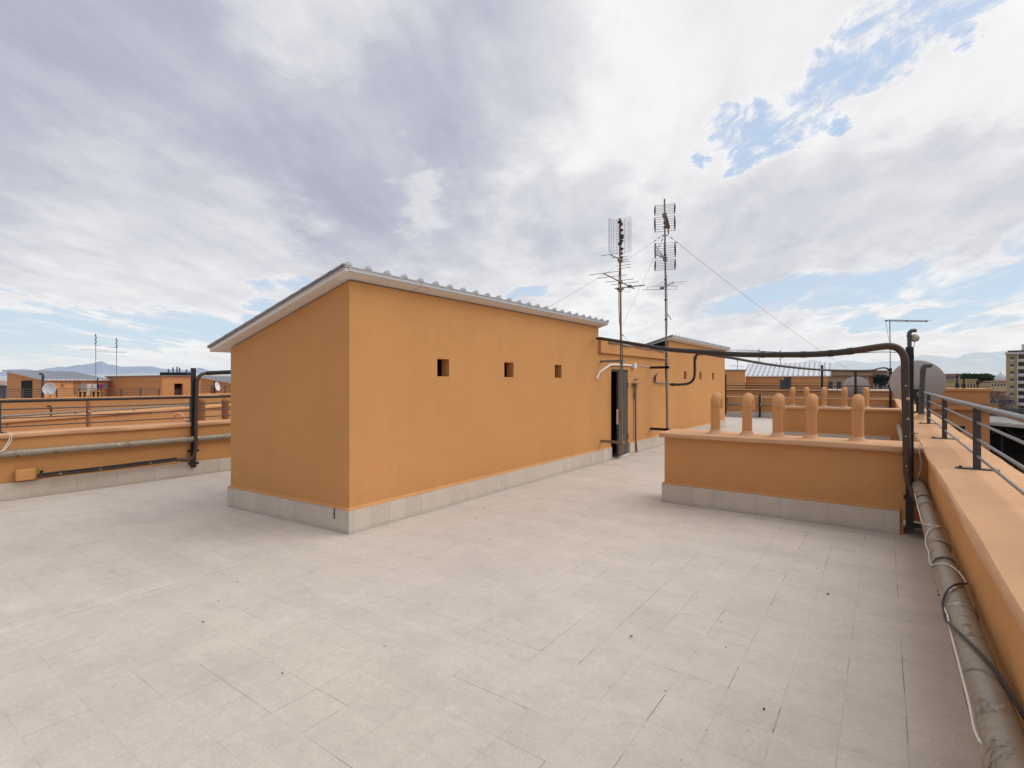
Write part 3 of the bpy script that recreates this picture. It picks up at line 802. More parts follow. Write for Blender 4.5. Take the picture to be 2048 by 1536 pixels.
# cables lying on the right-hand duct
def on_pipe(px, py, r=PR + .008):
    d = ray(px, py); ox, oz = 0 - PX, H - PZ
    A = d.x * d.x + d.z * d.z; Bq = ox * d.x + oz * d.z; Cq = ox * ox + oz * oz - r * r
    disc = Bq * Bq - A * Cq
    k = (-Bq - math.sqrt(disc)) / A if disc > 0 else -Bq / A
    p = O + d * k
    if disc <= 0:
        v = Vector((p.x - PX, 0, p.z - PZ)); L = v.length
        p = Vector((PX + v.x / L * min(L, r + .02), p.y, PZ + v.z / L * min(L, r + .02)))
    return p
def zp(x, y): return (1648 + x / 2.865, 1000 + y / 2.865)
up = [at_y(px, py, 6.9) for px, py in ((1836.5, 889), (1839, 895), (1839, 907), (1842.4, 927), (1841, 939), (1834.5, 959), (1830, 979))]
t = thing('cable', 'white cable hanging over the low wall end and wound around the right duct', 'cable', up[0])
seq = [on_pipe(1830, 990), on_pipe(1834, 1006)] + [on_pipe(*zp(x, y)) for x, y in ((560, 120), (590, 140), (665, 150), (690, 165))]
MB().tube(rline([Vector((.36, 7.1, .965)), Vector((.33, 6.95, .962))] + up + seq, 4), .0036, 6).build('cord', M['cable_white'], t, smooth=True)
lp = [(665, 150), (610, 165), (585, 205), (582, 250), (600, 300), (604, 350), (620, 372), (660, 362), (710, 368), (765, 405), (800, 450), (815, 480)]
MB().tube(rline([on_pipe(*zp(*q)) for q in lp], 4), .0034, 6).build('cord', M['cable_white'], t, smooth=True)
lp = [(815, 480), (750, 500), (700, 540), (683, 590), (692, 625), (708, 660), (714, 700), (725, 752), (755, 870), (800, 1040), (835, 1180), (862, 1315), (900, 1395)]
MB().tube(rline([on_pipe(*zp(*q)) for q in lp], 4), .0036, 6).build('cord', M['cable_white'], t, smooth=True)
lp = [(815, 478), (770, 480), (725, 502), (695, 540), (680, 590), (685, 630), (697, 690), (715, 705), (745, 735), (830, 812), (920, 905), (1000, 995), (1060, 1095), (1110, 1185), (1150, 1250)]
t = thing('cable', 'black cable crossing over the right duct near the terrace corner', 'cable', on_pipe(*zp(800, 780)))
MB().tube(rline([on_pipe(*zp(*q), PR + .012) for q in lp], 4), .0058, 8).build('cord', M['cable_black'], t, smooth=True)

# ------------------------------------------------------------------ left post, conduit, junction box
XL = -9.80
a = at_x(390.5, 935, XL); b = at_x(390, 736, XL)
t = thing('steel_post', 'black steel post against the left parapet carrying a bent brown conduit', 'post', (XL, a.y, a.z))
m = MB(); m.box(XL - .03, a.y - .05, a.z, XL - .02, a.y + .022, b.z); m.box(XL - .06, a.y - .05, a.z, XL - .03, a.y - .042, b.z); m.box(XL - .06, a.y + .014, a.z, XL - .03, a.y + .022, b.z)
m.build('channel', M['black'], t)
for z in (.42, .2): MB().box(-9.9, a.y - .085, z, XL - .019, a.y + .07, z + .035).build('bracket', M['black'], t)
Xc = XL + .02
pts = [(459, 751), (440, 750), (420, 748.5), (411, 747)]
run = [at_x(px, py, Xc) for px, py in ((76, 953), (120, 947.5), (200, 938.5), (300, 926), (352, 919.5), (372, 920), (384, 916), (389.5, 906), (391, 890), (392, 840), (393, 800), (394, 770), (397, 756), (404, 748.5), (413, 746.5))]
t = thing('conduit_pipe', 'brown bent conduit running along the left parapet foot and up the post', 'pipe', run[0])
MB().tube(rline(run, 5), .029, 14).build('pipe', M['brown'], t, smooth=True)
e = run[-1]
ov = [e, e + Vector((.6, .45, .02)), e + Vector((2.2, 1.6, -.05)), Vector((XB - .05, e.y + 3.0, 1.75))]
MB().tube(rline(ov, 6), .036, 12).build('insulated_run', M['blackpipe'], t, smooth=True)
MB().tube(rline([p + Vector((.03, 0, .035)) for p in run[:5]], 4), .011, 8).build('cable', M['cable_black'], t, smooth=True)
for i in (1, 2, 3): MB().lathe([(.029, -.015), (.034, -.015), (.034, .015), (.029, .015)], run[i], (run[i + 1] - run[i]).normalized(), 14).build('clamp', M['rusty'], t)
a = at_x(31, 945, -9.79); b = at_x(72, 966, -9.79)
t = thing('junction_box', 'orange painted junction box low on the left parapet', 'box', (-9.85, a.y, .33))
MB().box(-9.869, a.y, .262, -9.79, b.y, .42).build('box', M['plaster'], t, bevel=.012)
MB().box(-9.865, b.y + .002, .27, -9.80, b.y + .05, .41).build('gland_plate', simple('ochre_metal', (.30, .15, .03), .6), t)
MB().tube([(-9.82, b.y + .05, .36), (-9.80, b.y + .07, .36)], .022, 10).build('gland', M['black'], t)
# white cable loop over the left coping
t = thing('cable', 'white cable loop hanging over the left coping at the railing post', 'cable', (-9.84, 1.9, .93))
for k, dx in ((0, 0), (1, .07)):
    q = [at_x(8, 866, -10.03), at_x(15 + 4 * k, 865.5, -9.93), at_x(19.5 + 3.5 * k, 869, -9.845), at_x(18 + 4.5 * k, 880, -9.835), at_x(11 + 4.5 * k, 892, -9.80), at_x(4 + 3 * k, 901, -9.768), at_x(-6, 906, -9.77)]
    q[0].z = q[1].z = .94
    MB().tube(rline(q, 5), .0055, 6).build('cord', M['cable_white'], t, smooth=True)

# ------------------------------------------------------------------ fittings on the hut wall
t = thing('conduit_pipe', 'white bent conduit with a junction box above the hut door', 'conduit', at_x(1225, 729, XW))
q = [at_x(1193.5, 758, XW + .02), at_x(1199, 744, XW + .02), at_x(1221, 729.5, XW + .02), at_x(1240, 729.5, XW + .02), at_x(1263, 731, XW + .02)]
MB().tube(q, .022, 10).build('pipe', M['white'], t, smooth=True)
c = at_x(1268, 731.5, XW + .03); MB().box(XW + .001, c.y - .07, c.z - .055, XW + .075, c.y + .06, c.z + .055).build('box', M['white'], t, bevel=.006)
MB().tube(rline([at_x(1274, 732, XW + .01), at_x(1285, 731.5, XW + .01), at_x(1293, 733.2, XW + .01), at_x(1301, 733.5, XW + .01)], 4), .007, 6).build('cable', M['cable_white'], t)
t = thing('drain_pipe', 'rusty vertical pipe with a small shelf right of the hut door', 'pipe', at_x(1272, 905, XW + .05))
a = at_x(1271, 775, XW + .04); b = at_x(1274.5, 880, XW + .04)
MB().tube([(XW + .04, a.y, a.z), (XW + .04, a.y + .02, b.z), (XW + .055, a.y + .02, .16), (XW + .06, a.y + .02, .02)], .022, 10).build('pipe', M['rusty'], t, smooth=True)
m = MB(); m.tube([(XW + .04, a.y, a.z - .24), (XW + .04, a.y, a.z - .11)], .034, 10); m.tube([(XW + .04, a.y, a.z - .02), (XW + .04, a.y, a.z + .07)], .026, 10)
m.build('valve', M['galv'], t, smooth=True)
m = MB(); m.box(XW + .0, a.y - .16, a.z + .085, XW + .14, a.y + .25, a.z + .10); m.box(XW, a.y - .1, a.z + .05, XW + .02, a.y + .05, a.z + .085)
m.build('shelf', M['galv'], t)
q = at_x(1270.5, 759, XW + .02)
MB().tube([(XW, q.y, q.z), (XW + .06, q.y, q.z), (XW + .065, q.y + .09, q.z + .01)], .014, 8).build('hook', M['rusty'], t)
t = thing('conduit_pipe', 'small grey conduit stub and loose cable behind the right mast', 'conduit', at_x(1312, 762, XW))
MB().tube(rline([at_x(1317, 745, XW + .03), at_x(1311.5, 752, XW + .03)], 3), .010, 6).build('cable', M['cable_black'], t)
MB().tube(rline([at_x(1311.5, 751, XW + .03), at_x(1310, 757, XW + .03), at_x(1310, 763.5, XW + .03)], 3), .022, 8).build('sleeve', M['black'], t)
MB().tube([at_x(1310, 763.5, XW + .03), at_x(1318, 765, XW + .03), at_x(1339, 766.5, XW + .05), at_x(1341, 768.5, XW + .12)], .017, 8).build('pipe', M['galv'], t)

# ------------------------------------------------------------------ antenna masts
def yagi(parent, c0, c1, el_dir, els, r=.006, boom=.012, mat=None):
    c0, c1, e = Vector(c0), Vector(c1), Vector(el_dir).normalized()
    mat = mat or M['galv']
    y = MB().tube([c0, c1], boom, 8).build('yagi_boom', mat, parent, smooth=True)
    m = MB()
    for f, l in els:
        c = c0.lerp(c1, f) + Vector((0, 0, .012)); m.tube([c - e * l / 2, c + e * l / 2], r, 6)
    m.build('yagi_element', M['alu'], y)
    return y

# left mast
mb_ = at_y(1244, 909, 9.77); mt = at_y(1239.5, 437, 9.77)
X1 = mb_.x
base1 = Vector((X1, 9.77, mb_.z)); top1 = Vector((mt.x, 9.77, mt.z))
def on1(py): f = (py - 909) / (437 - 909); return base1.lerp(top1, f)
t = thing('antenna_mast', 'left rusty antenna mast in front of the door with a wire grid panel', 'antenna mast', base1)
MB().tube([base1, on1(740)], .024, 12).build('pole', M['rusty'], t, smooth=True)
MB().tube([on1(741), on1(576), top1], .021, 12).build('pole', M['rusty'], t, smooth=True)
for py in (722.5, 885):
    c = on1(py); m = MB()
    m.box(XW, 9.72, c.z - .022, X1 + .03, 9.73, c.z + .022); m.box(XW, 9.80, c.z - .022, X1 + .03, 9.81, c.z + .022) if py > 800 else m.box(XW, 9.73, c.z - .022, X1 + .03, 9.742, c.z - .01)
    m.box(X1 - .04, 9.71, c.z - .03, X1 + .04, 9.83, c.z + .03)
    m.build('wall_bracket', M['galv'] if py < 800 else M['rusty'], t)
# grid panel: flat centre with two wings turned forward
az = math.radians(-22)     # faces roughly +X, away to the right
pc = on1(470) + Vector((-.02, .03, 0))
ux = Rv; uf = Fv
m = MB(); hgt = .69
cols = [(-.225, -.09), (-.20, -.055), (-.165, -.03), (-.115, 0), (-.04, .0), (.04, 0), (.115, 0), (.19, -.04), (.225, -.09)]
z0 = pc.z - hgt / 2
for cx, cf in cols:
    m.tube([pc + ux * cx + uf * (.06 + cf) + Vector((0, 0, -hgt / 2)), pc + ux * cx + uf * (.06 + cf) + Vector((0, 0, hgt / 2))], .0028, 5)
for k in range(18):
    z = -hgt / 2 + hgt * k / 17
    m.tube([pc + ux * cx + uf * (.06 + cf) + Vector((0, 0, z + cx * .13)) for cx, cf in cols], .0028, 5, cap=False)
m.build('grid_panel', M['grey_conduit'], t)
for py, w in ((444, .07), (449, .04), (460.5, .05), (473.5, .07), (482, .05), (487.5, .07), (498, .05), (507, .03), (515, .03)):
    c = on1(py) + ux * (.035 if w < .06 or py == 473.5 else 0)
    MB().obox(c, ux, uf, (0, 0, 1), w / 2, .035, .018 if py != 473.5 else .04).build('dipole', M['black'], t)
MB().tube([on1(440) + ux * .022, on1(505) + ux * .022], .008, 8).build('feed_tube', M['rusty'], t)
c0 = at_x(1221, 509.5, X1); c1 = at_x(1246, 522, X1)
yagi(t, c0, c1, (1, 0, 0), [(0.03, .42), (.5, .22), (.92, .22)], .006, .011)
for k, (py, w) in enumerate(((513, .20), (524, .28), (530, .30), (536, .30))):
    c = on1(py) + Vector((.0, .03, 0)); MB().tube([c - Vector((w / 2, .0, 0)) + ux * .06, c + Vector((w / 2, 0, 0)) + ux * .06], .005, 6).build('reflector_rod', M['alu'], t)
c0 = at_x(1208.5, 547.5, X1); c1 = at_x(1268, 577, X1)
yg = yagi(t, c0, c1, (1, 0, 0), [(0.0, .62), (.22, .60), (.48, .60), (.66, .60)], .006, .0125)
m = MB(); c = c0.lerp(c1, .84)
m.tube([c - Vector((.33, 0, .01)), c + Vector((.33, 0, -.01))], .011, 8); m.obox(c, (1, 0, 0), (0, 1, 0), (0, 0, 1), .04, .03, .025)
m.tube([c, c + Vector((0, .02, -.12)), c + Vector((-.1, -.03, -.1))], .004, 5)
m.build('dipole', M['rusty'], yg)
for py, hx, hz_ in ((579, .07, .012), (583, .03, .012), (564, .035, .03), (521, .035, .03)):
    MB().obox(on1(py), (1, 0, 0), (0, 1, 0), (0, 0, 1), hx, .033, hz_).build('clamp', M['rusty'], t)
m = MB(); m.tube(rline([on1(500) + ux * .03, on1(560) + ux * -.035, on1(640) + ux * -.028, on1(690) + ux * .03, on1(760) + ux * .03, on1(790) + ux * .05, on1(800) + ux * .028, on1(870) + ux * .028], 6), .006, 6)
m.build('cable', M['cable_black'], t)

# right mast
YM = 12.54
mb2 = at_y(1334.5, 861, YM); mt2 = at_y(1329, 398, YM)
base2 = Vector((mb2.x, YM, mb2.z)); top2 = Vector((mt2.x, YM, mt2.z))
def on2(py): f = (py - 861) / (398 - 861); return base2.lerp(top2, f)
t = thing('antenna_mast', 'right tall grey antenna mast with two double grid reflectors and guy wires', 'antenna mast', base2)
MB().tube([base2, on2(690)], .028, 12).build('pole', M['galv'], t, smooth=True)
MB().tube([on2(692), top2], .021, 12).build('pole', M['galv'], t, smooth=True)
for py in (735, 859):
    m = MB(); c = on2(py); m.box(XW, YM - .045, c.z - .03, base2.x + .03, YM - .033, c.z + .03); m.box(base2.x - .04, YM - .045, c.z - .03, base2.x + .045, YM + .04, c.z + .03)
    if py > 800: m.bar((XW, YM + .05, c.z), (base2.x, YM + .02, c.z), .012, .05)
    m.build('wall_bracket', M['black'], t)
rd = Vector((.965, .262, 0)).normalized(); fw = Vector((-.262, .965, 0)).normalized()
def corner_reflector(py, pyc, sgn, hu, hl):
    c = on2(pyc); g = MB(); sb = MB(); w = .235
    for sz, hh in ((1, hu), (-1, hl)):
        rows = 7
        for k in range(rows):
            s = .03 + (hh - .03) * k / (rows - 1)
            q = c + Vector((0, 0, sz * s)) + fw * sgn * (.09 * (s / hh) ** 1.6)
            g.tube([q - rd * w, q + rd * w], .0050, 6)
        for e in (-1, 1):
            P = []
            for k in range(9):
                s = .02 + (hh - .01) * k / 8
                P.append(c + rd * e * w + Vector((0, 0, sz * s)) + fw * sgn * (.09 * (s / hh) ** 1.6))
            sb.tube(P, [.010 + .012 * math.sin(math.pi * k / 8) for k in range(9)], 6)
    gp = g.build('grid_reflector', M['grey_conduit'], t)
    sb.build('side_bar', M['grey_conduit'], gp)
    return c
c = corner_reflector(398, 431, 1, .29, .36)
m = MB(); f2 = (Rv * .42 + Fv * .9).normalized()
m.bar(c, c + f2 * .55 + Vector((0, 0, -.12)), .02, .02); m.bar(c + f2 * .5 + Vector((0, 0, .04)), c + f2 * .62 + Vector((0, 0, -.30)), .03, .03)
for k in range(7):
    q = c + f2 * (.12 + .07 * k) + Vector((0, 0, -.03 - .02 * k)); m.obox(q, rd, fw, (0, 0, 1), .05, .006, .03)
m.obox(c, (1, 0, 0), (0, 1, 0), (0, 0, 1), .045, .045, .045)
m.build('feed_boom', M['rusty'], t)
c = corner_reflector(500, 518, -1, .36, .29)
m = MB(); f2 = (Rv * -.75 - Fv * .65).normalized()
e = c + f2 * .42 + Vector((0, 0, .05))
m.bar(c, e, .02, .02); m.bar(e + Vector((0, 0, -.02)), e + Vector((0, 0, .26)), .03, .03); m.bar(c, e + Vector((0, 0, .2)), .012, .012); m.bar(c, e + Vector((0, 0, .1)), .012, .012)
m.obox(c, (1, 0, 0), (0, 1, 0), (0, 0, 1), .04, .045, .05)
m.build('feed_boom', M['galv'], t)
bd = Vector((.64, -.76, 0)).normalized(); ed = (Rv * .98 + Fv * -.12).normalized()
cm = on2(573)
c0 = cm - bd * .45; c1 = cm + bd * .52
yg = yagi(t, c0, c1, ed, [(.98, .64), (.74, .62), (.50, .60)], .0045, .011)
m = MB(); q = c0.lerp(c1, .22)
P = []
for k in range(24):
    a_ = 2 * math.pi * k / 24
    P.append(q + ed * max(-.36, min(.36, .42 * math.cos(a_))) + Vector((0, 0, .035 * max(-1, min(1, 2 * math.sin(a_))))))
m.tube(P, .0055, 6, closed=True); q2 = c0.lerp(c1, .02); m.tube([q2 - ed * .42, q2 + ed * .12], .007, 6); m.obox(q, ed, bd, (0, 0, 1), .04, .03, .025)
m.build('dipole', M['alu'], yg)
for py in (446, 455, 510, 560, 568, 600, 640, 708, 713, 728): MB().obox(on2(py), (1, 0, 0), (0, 1, 0), (0, 0, 1), .028, .028, .014).build('clamp', M['black'], t)
MB().bar(on2(471) - rd * .07, on2(471) + rd * .07, .02, .02).build('wire_ring', M['black'], t)
m = MB(); m.tube(rline([on2(628) + ux * .03, on2(634) + ux * .09, on2(640) + ux * .13], 4), .009, 6); m.build('cable_tail', M['black'], t)
MB().tube(rline([on2(440) + ux * .028, on2(500) + ux * -.026, on2(560) + ux * .028, on2(650) + ux * .03, on2(730) + ux * -.03, on2(760) + ux * -.03], 6), .006, 6).build('cable', M['cable_black'], t)
# guy wires
def wire(label, p, q, sag=.1, r=.003):
    t = thing('guy_wire', label, 'wire', p, 'guy wires of the tall mast')
    P = [Vector(p).lerp(Vector(q), k / 16) - Vector((0, 0, sag * 4 * (k / 16) * (1 - k / 16))) for k in range(17)]
    MB().tube(P, r, 5).build('wire', M['galv'], t)
    m = MB(); d = (P[1] - P[0]).normalized(); m.tube([P[0] + d * .14, P[0] + d * .2], .012, 6); m.tube([P[0] + d * .38, P[0] + d * .44], .012, 6); m.build('insulator', M['black'], t)
g2 = on2(471)
wire('guy wire running from the tall mast down to the far post on the right', g2 + rd * .07, at_y(1706, 745, 25.7), .12, .0042)
wire('guy wire running from the tall mast down to the long near hut roof', g2 - rd * .07, at_x(1093, 616.5, -5.0), .05)
wire('short guy wire dropping steeply behind the hut between the two masts', g2 - rd * .02, at_x(1244, 652, -6.9), .03)
wire('thin wire from the left mast to the flat roof behind it', on1(667), at_x(1257, 682, -4.75), .0)

# ------------------------------------------------------------------ courtyard wall and flues just beyond the left parapet
def at_line(px, py, P, D):
    r = ray(px, py); D = Vector(D)
    n = Vector((D.y, -D.x, 0)); k = n.dot(Vector(P) - O) / n.dot(r)
    return O + r * k
P0 = Vector((-13.45, 2.37, 0)); D0 = Vector((-.484, .875, 0)).normalized(); N0 = Vector((D0.y, -D0.x, 0))
t = thing('courtyard_wall', 'lower orange wall with pale ledge crossing the courtyard beyond the left parapet', 'wall', P0)
A, B = P0 - D0 * 9, P0 + D0 * 15
m = MB(); m.poly([A - N0 * .5 + Vector((0, 0, GZ)), A - N0 * .04 + Vector((0, 0, GZ)), B - N0 * .04 + Vector((0, 0, GZ)), B - N0 * .5 + Vector((0, 0, GZ))],
                 [A - N0 * .5 + Vector((0, 0, .86)), A - N0 * .04 + Vector((0, 0, .86)), B - N0 * .04 + Vector((0, 0, .86)), B - N0 * .5 + Vector((0, 0, .86))])
m.build('wall', M['far_plaster'], t)
MB().sweep(cap_prof(-.27, .27, .07), A - N0 * .27 + Vector((0, 0, .86)), B - N0 * .27 + Vector((0, 0, .86)), .4, .008, 5.0).build('coping', M['far_coping'], t, smooth=True)
for px, py in ((15, 848), (152, 838), (233, 832), (301, 827)):
    p = at_line(px, py, P0 - N0 * .04, D0)
    MB().lathe([(.001, .004), (.022, .004), (.03, .0), (.035, -.01)], p, N0, 12).build('vent_hole', M['soot'], t)
a = at_line(0, 834.5, P0 - N0 * .2, D0); b = at_line(386, 811, P0 - N0 * .2, D0); a.z = b.z = .985
t = thing('service_pipe', 'thin grey pipe along the ledge of the courtyard wall', 'pipe', a)
MB().tube([a - D0 * 4, b + D0 * .6], .022, 8).build('pipe', M['galv'], t, smooth=True)
for f in (.02, .3, .6, .95): q = a.lerp(b, f); MB().box(q.x - .02, q.y - .02, .925, q.x + .02, q.y + .02, .97).build('clamp', M['galv'], t)
p = at_line(102, 826, P0 - N0 * .3, D0); p.z = .93
elbow_pipe('vent_pipe', 'small black vent pipe on the courtyard wall ledge behind the left railing', p, p + Vector((0, 0, .20)), .018, -Rv, M['brown'], .03)
p = at_d(177, 800, 9.6)
t = thing('drain_pipe', 'wide brown vertical drain pipe on the courtyard wall behind the left railing', 'pipe', (p.x, p.y, .0))
MB().tube([(p.x, p.y, GZ), (p.x, p.y, 1.34)], .036, 14).build('pipe', M['soot'], t, smooth=True)
MB().tube([(p.x - .06, p.y, 1.10), (p.x + .06, p.y, 1.10)], .014, 8).build('clip', M['cable_white'], t)
MB().box(-11.9, 2.6, GZ, -10.35, 7.5, .60).build('flue_ledge', M['far_plaster'])
tag(bpy.data.objects['flue_ledge'], 'low orange ledge behind the left parapet carrying sooty flue pipes', 'ledge')
def round_flue(px, label):
    p = at_d(px, 800, 10.8)
    t = thing('flue_pipe', label, 'flue pipe', (p.x, p.y, .6), 'sooty flues behind the left parapet')
    pr = [(.070, 0), (.070, .62)] + [(.078 * math.cos(k * math.pi / 12), .64 + .075 * math.sin(k * math.pi / 12)) for k in range(6)] + [(.001, .715)]
    MB().lathe(pr, (p.x, p.y, .6), seg=20).build('pipe', M['soot'], t, smooth=True)
    MB().lathe([(.16, -.002), (.12, .03), (.072, .09)], (p.x, p.y, .6), seg=18).build('mortar_base', M['coping'], t, smooth=True)
round_flue(403, 'sooty round-topped flue just right of the left black post')
round_flue(451, 'sooty round-topped flue beside the left edge of the hut')
p = at_d(357.5, 840, 10.6)
t = thing('flue_pipe', 'pale arched flue pipe standing behind the left coping', 'flue pipe', (p.x, p.y, .6))
R = .105
MB().tube([p + Vector((0, 0, .6 - p.z)) - Rv * R, p + Vector((0, 0, .0)) - Rv * R] + [p - Rv * R * math.cos(k * math.pi / 12) + Vector((0, 0, .02 + R * math.sin(k * math.pi / 12))) for k in range(13)] + [p + Rv * R, p + Vector((0, 0, .6 - p.z)) + Rv * R], .024, 10).build('pipe', M['coping'], t, smooth=True)

# ------------------------------------------------------------------ neighbouring block on the left
NX = -28.5
t = thing('neighbour_building', 'long orange neighbouring block across the courtyard on the left', 'building', (-44, 16, GZ))
m = MB(); m.box(-62, -30, GZ, NX - .35, 13.4, -.3); m.box(-62, 13.4, GZ, NX - 2.95, 60, -.3); m.box(NX - .35, -30, GZ, NX, 13.4, .87); m.box(NX - 2.95, 13.4, GZ, NX - 2.6, 60, .87)
m.build('wall', M['far_plaster'], t)
MB().sweep(cap_prof(-.22, .22, .09), (NX - .16, -30, .87), (NX - .16, 13.35, .87), .8, .006, 6.0).build('coping', M['far_coping'], t, smooth=True)
MB().sweep(cap_prof(-.22, .22, .09), (NX - 2.76, 13.45, .87), (NX - 2.76, 60, .87), .8, .006, 7.0).build('coping', M['far_coping'], t, smooth=True)
MB().box(-61.5, -29.5, -.299, NX - .36, 13.2, -.295).build('roof_terrace', M['terrace_far'], t)

def rail_simple(label, X, ya, yb, n, zb, zt):
    t = thing('railing', label, 'railing', (X, (ya + yb) / 2, zb))
    for k in range(4):
        z = zt - (zt - zb) * k * .25
        MB().tube([(X, ya, z), (X, yb, z)], .016 if k == 0 else .011, 6).build('rail', M['rail'], t)
    for k in range(n + 1):
        y = ya + (yb - ya) * k / n
        MB().box(X - .02, y - .025, zb, X + .02, y + .025, zt - .01).build('post', M['rail'], t)
ys = [at_x(px, 790, NX - .16).y for px in (-60, 0.5, 11, 83, 112, 153, 201, 243, 283, 318)]
rail_simple('thin dark railing on the neighbouring block, left of the white dish', NX - .16, at_x(-80, 790, NX - .16).y, at_x(85, 790, NX - .16).y, 4, .96, 1.33)
rail_simple('thin dark railing on the neighbouring block, right of the white dish', NX - .16, at_x(113, 790, NX - .16).y, at_x(318, 790, NX - .16).y, 5, .96, 1.33)
rail_simple('thin dark railing on the neighbouring block, seen between post and hut', NX - 2.76, at_x(396, 786, NX - 2.76).y, at_x(500, 786, NX - 2.76).y, 4, .96, 1.42)

def wedge_hut(label, G0, G1, E, z0h, z0l, over, zb=-.3, name='rooftop_hut'):
    """hut with mono-pitch roof: gable G0 (high) to G1 (low), side G1 to E (plan points)"""
    G0, G1, E = [Vector((p.x, p.y, 0)) for p in (G0, G1, E)]
    K = G0 + (E - G1)
    t = thing(name, label, 'building', ((G0 + E) / 2).to_tuple()[:2] + (zb,))
    up = lambda p, z: Vector((p.x, p.y, z))
    ring = [G0, G1, E, K]
    a_ = (G1 - G0).cross(E - G1).z
    zz = [z0h, z0l, z0l, z0h]
    if a_ < 0: ring = ring[::-1]; zz = zz[::-1]
    MB().poly([up(p, zb) for p in ring], [up(p, z) for p, z in zip(ring, zz)]).build('wall', M['far_plaster'], t)
    d1 = (G1 - G0).normalized(); d2 = (E - G1).normalized(); L = (G1 - G0).length; sl = (z0l - z0h) / L
    def R(u, v, dz): q = G0 + d1 * u + d2 * v; return Vector((q.x, q.y, z0h + sl * u + dz))
    W2 = (E - G1).length
    m = MB()
    q = [(-over, -over), (L + over, -over), (L + over, W2 + over), (-over, W2 + over)]
    if a_ < 0: q = q[::-1]
    m.poly([R(u, v, .01) for u, v in q], [R(u, v, .06) for u, v in q])
    n = max(8, int(W2 / .30)); rb = MB()
    for k in range(n + 1):
        v = -over + .04 + (W2 + 2 * over - .08) * k / n
        rb.bar(R(-over, v, .075), R(L + over, v, .075), .07, .06)
    rf = m.build('roof', M['zinc_far'], t)
    rb.build('ribs', M['zinc_rib_shade'], rf)
    return t, d1, d2, (G0, G1, E, K)
G0, G1, E = at_d(14, 760, 37), at_d(88, 760, 35), at_d(213, 762, 40)
t, d1, d2, _ = wedge_hut('small orange hut with grey metal roof far left, behind the white dish', G0, G1, E, 2.36, 1.75, .22)
nrm = Vector((d1.y, -d1.x, 0));
if nrm.dot(G0.xy.to_3d()) > 0: nrm = -nrm
a, b = at_line(43, 780, G0 + nrm * .02, d1), at_line(64, 780, G0 + nrm * .02, d1); a.z = b.z = 0
z1 = 1.72
MB().obox((a + b) / 2 + Vector((0, 0, (-.28 + z1) / 2)), d1, nrm, (0, 0, 1), (b - a).length / 2, .015, (z1 + .28) / 2).build('doorway', M['dark'], t)
nr2 = Vector((d2.y, -d2.x, 0))
if nr2.dot(G1.xy.to_3d()) > 0: nr2 = -nr2
a = at_line(125, 771, G1 + nr2 * .02, d2); MB().obox((a.x, a.y, a.z), d2, nr2, (0, 0, 1), .09, .015, .1).build('vent_hole', M['soot'], t)
a, b = at_line(151, 770, G1 + nr2 * .02, d2), at_line(160, 770, G1 + nr2 * .02, d2)
MB().obox(((a.x + b.x) / 2, (a.y + b.y) / 2, 1.2), d2, nr2, (0, 0, 1), .3, .015, .45).build('doorway', M['soot'], t)

# flat-roofed stair block with window
Cc = at_d(325, 770, 35); yF = Cc.y; xr = Cc.x
xl = at_y(213, 770, yF).x; yb = at_x(396, 770, xr).y + 1.0
t = thing('stair_block', 'flat-roofed orange stair block with a window on the left neighbouring roof', 'building', ((xl + xr) / 2, yF + 2, .87))
zt_ = zat(325, 752.5, 35)
w0, w1 = at_x(348.5, 780, xr), at_x(366, 780, xr)
m = MB(); m.wall_x(xr - .3, xr, yF, yb, -.3, zt_, [(w0.y, w1.y, .0, zat(348, 767, 36))]); m.box(xl, yF + .001, -.3, xr - .301, yF + .3, zt_ - .002); m.box(xl, yb - .3, -.3, xr - .301, yb, zt_ - .002)
m.build('wall', M['far_plaster'], t)
MB().box(xl - .1, yF - .12, zt_ + .001, xr + .1, yb + .1, zt_ + .07).build('roof', M['lead'], t)
MB().box(xr - .299, w0.y + .001, .0, xr - .27, w1.y - .001, 1.15).build('window_pane', M['door'], t)
MB().box(xl, yF - .03, zt_ - .36, xr + .03, yF - .001, zt_ - .30).build('string_course', M['far_plaster'], t)
# black tank with pipes on it
q0, q1 = at_d(329, 750, 38), at_d(381, 750, 38)
t = thing('roof_tank', 'low black housing with five short pipes on the stair block roof', 'roof unit', ((q0 + q1) / 2).to_tuple()[:2] + (zt_ + .07,))
ax = (q1 - q0); ax.z = 0; Lq = ax.length; ax.normalize(); ay = Vector((-ax.y, ax.x, 0)); cc = (q0 + q1) / 2
MB().obox((cc.x, cc.y, zt_ + .07 + .12), ax, ay, (0, 0, 1), Lq / 2, .5, .12).build('housing', M['bitumen'], t)
for px, py in ((337, 738), (346, 735), (354, 733.5), (359, 735.5), (373, 739)):
    p = at_d(px, py, 38); MB().tube([(p.x, p.y, zt_ + .3), (p.x, p.y, p.z - .05), (p.x, p.y, p.z)], [.045, .045, .06], 8).build('pipe', M['grey_conduit'], t)
# hut at the right of the stair block
G0, G1, E = at_d(401, 760, 34), at_d(470, 760, 32.5), at_d(560, 762, 36)
wedge_hut('orange hut with grey roof glimpsed between the left post and the near hut', G0, G1, E, zat(401, 755, 34), zat(466, 767.5, 32.5), .2)

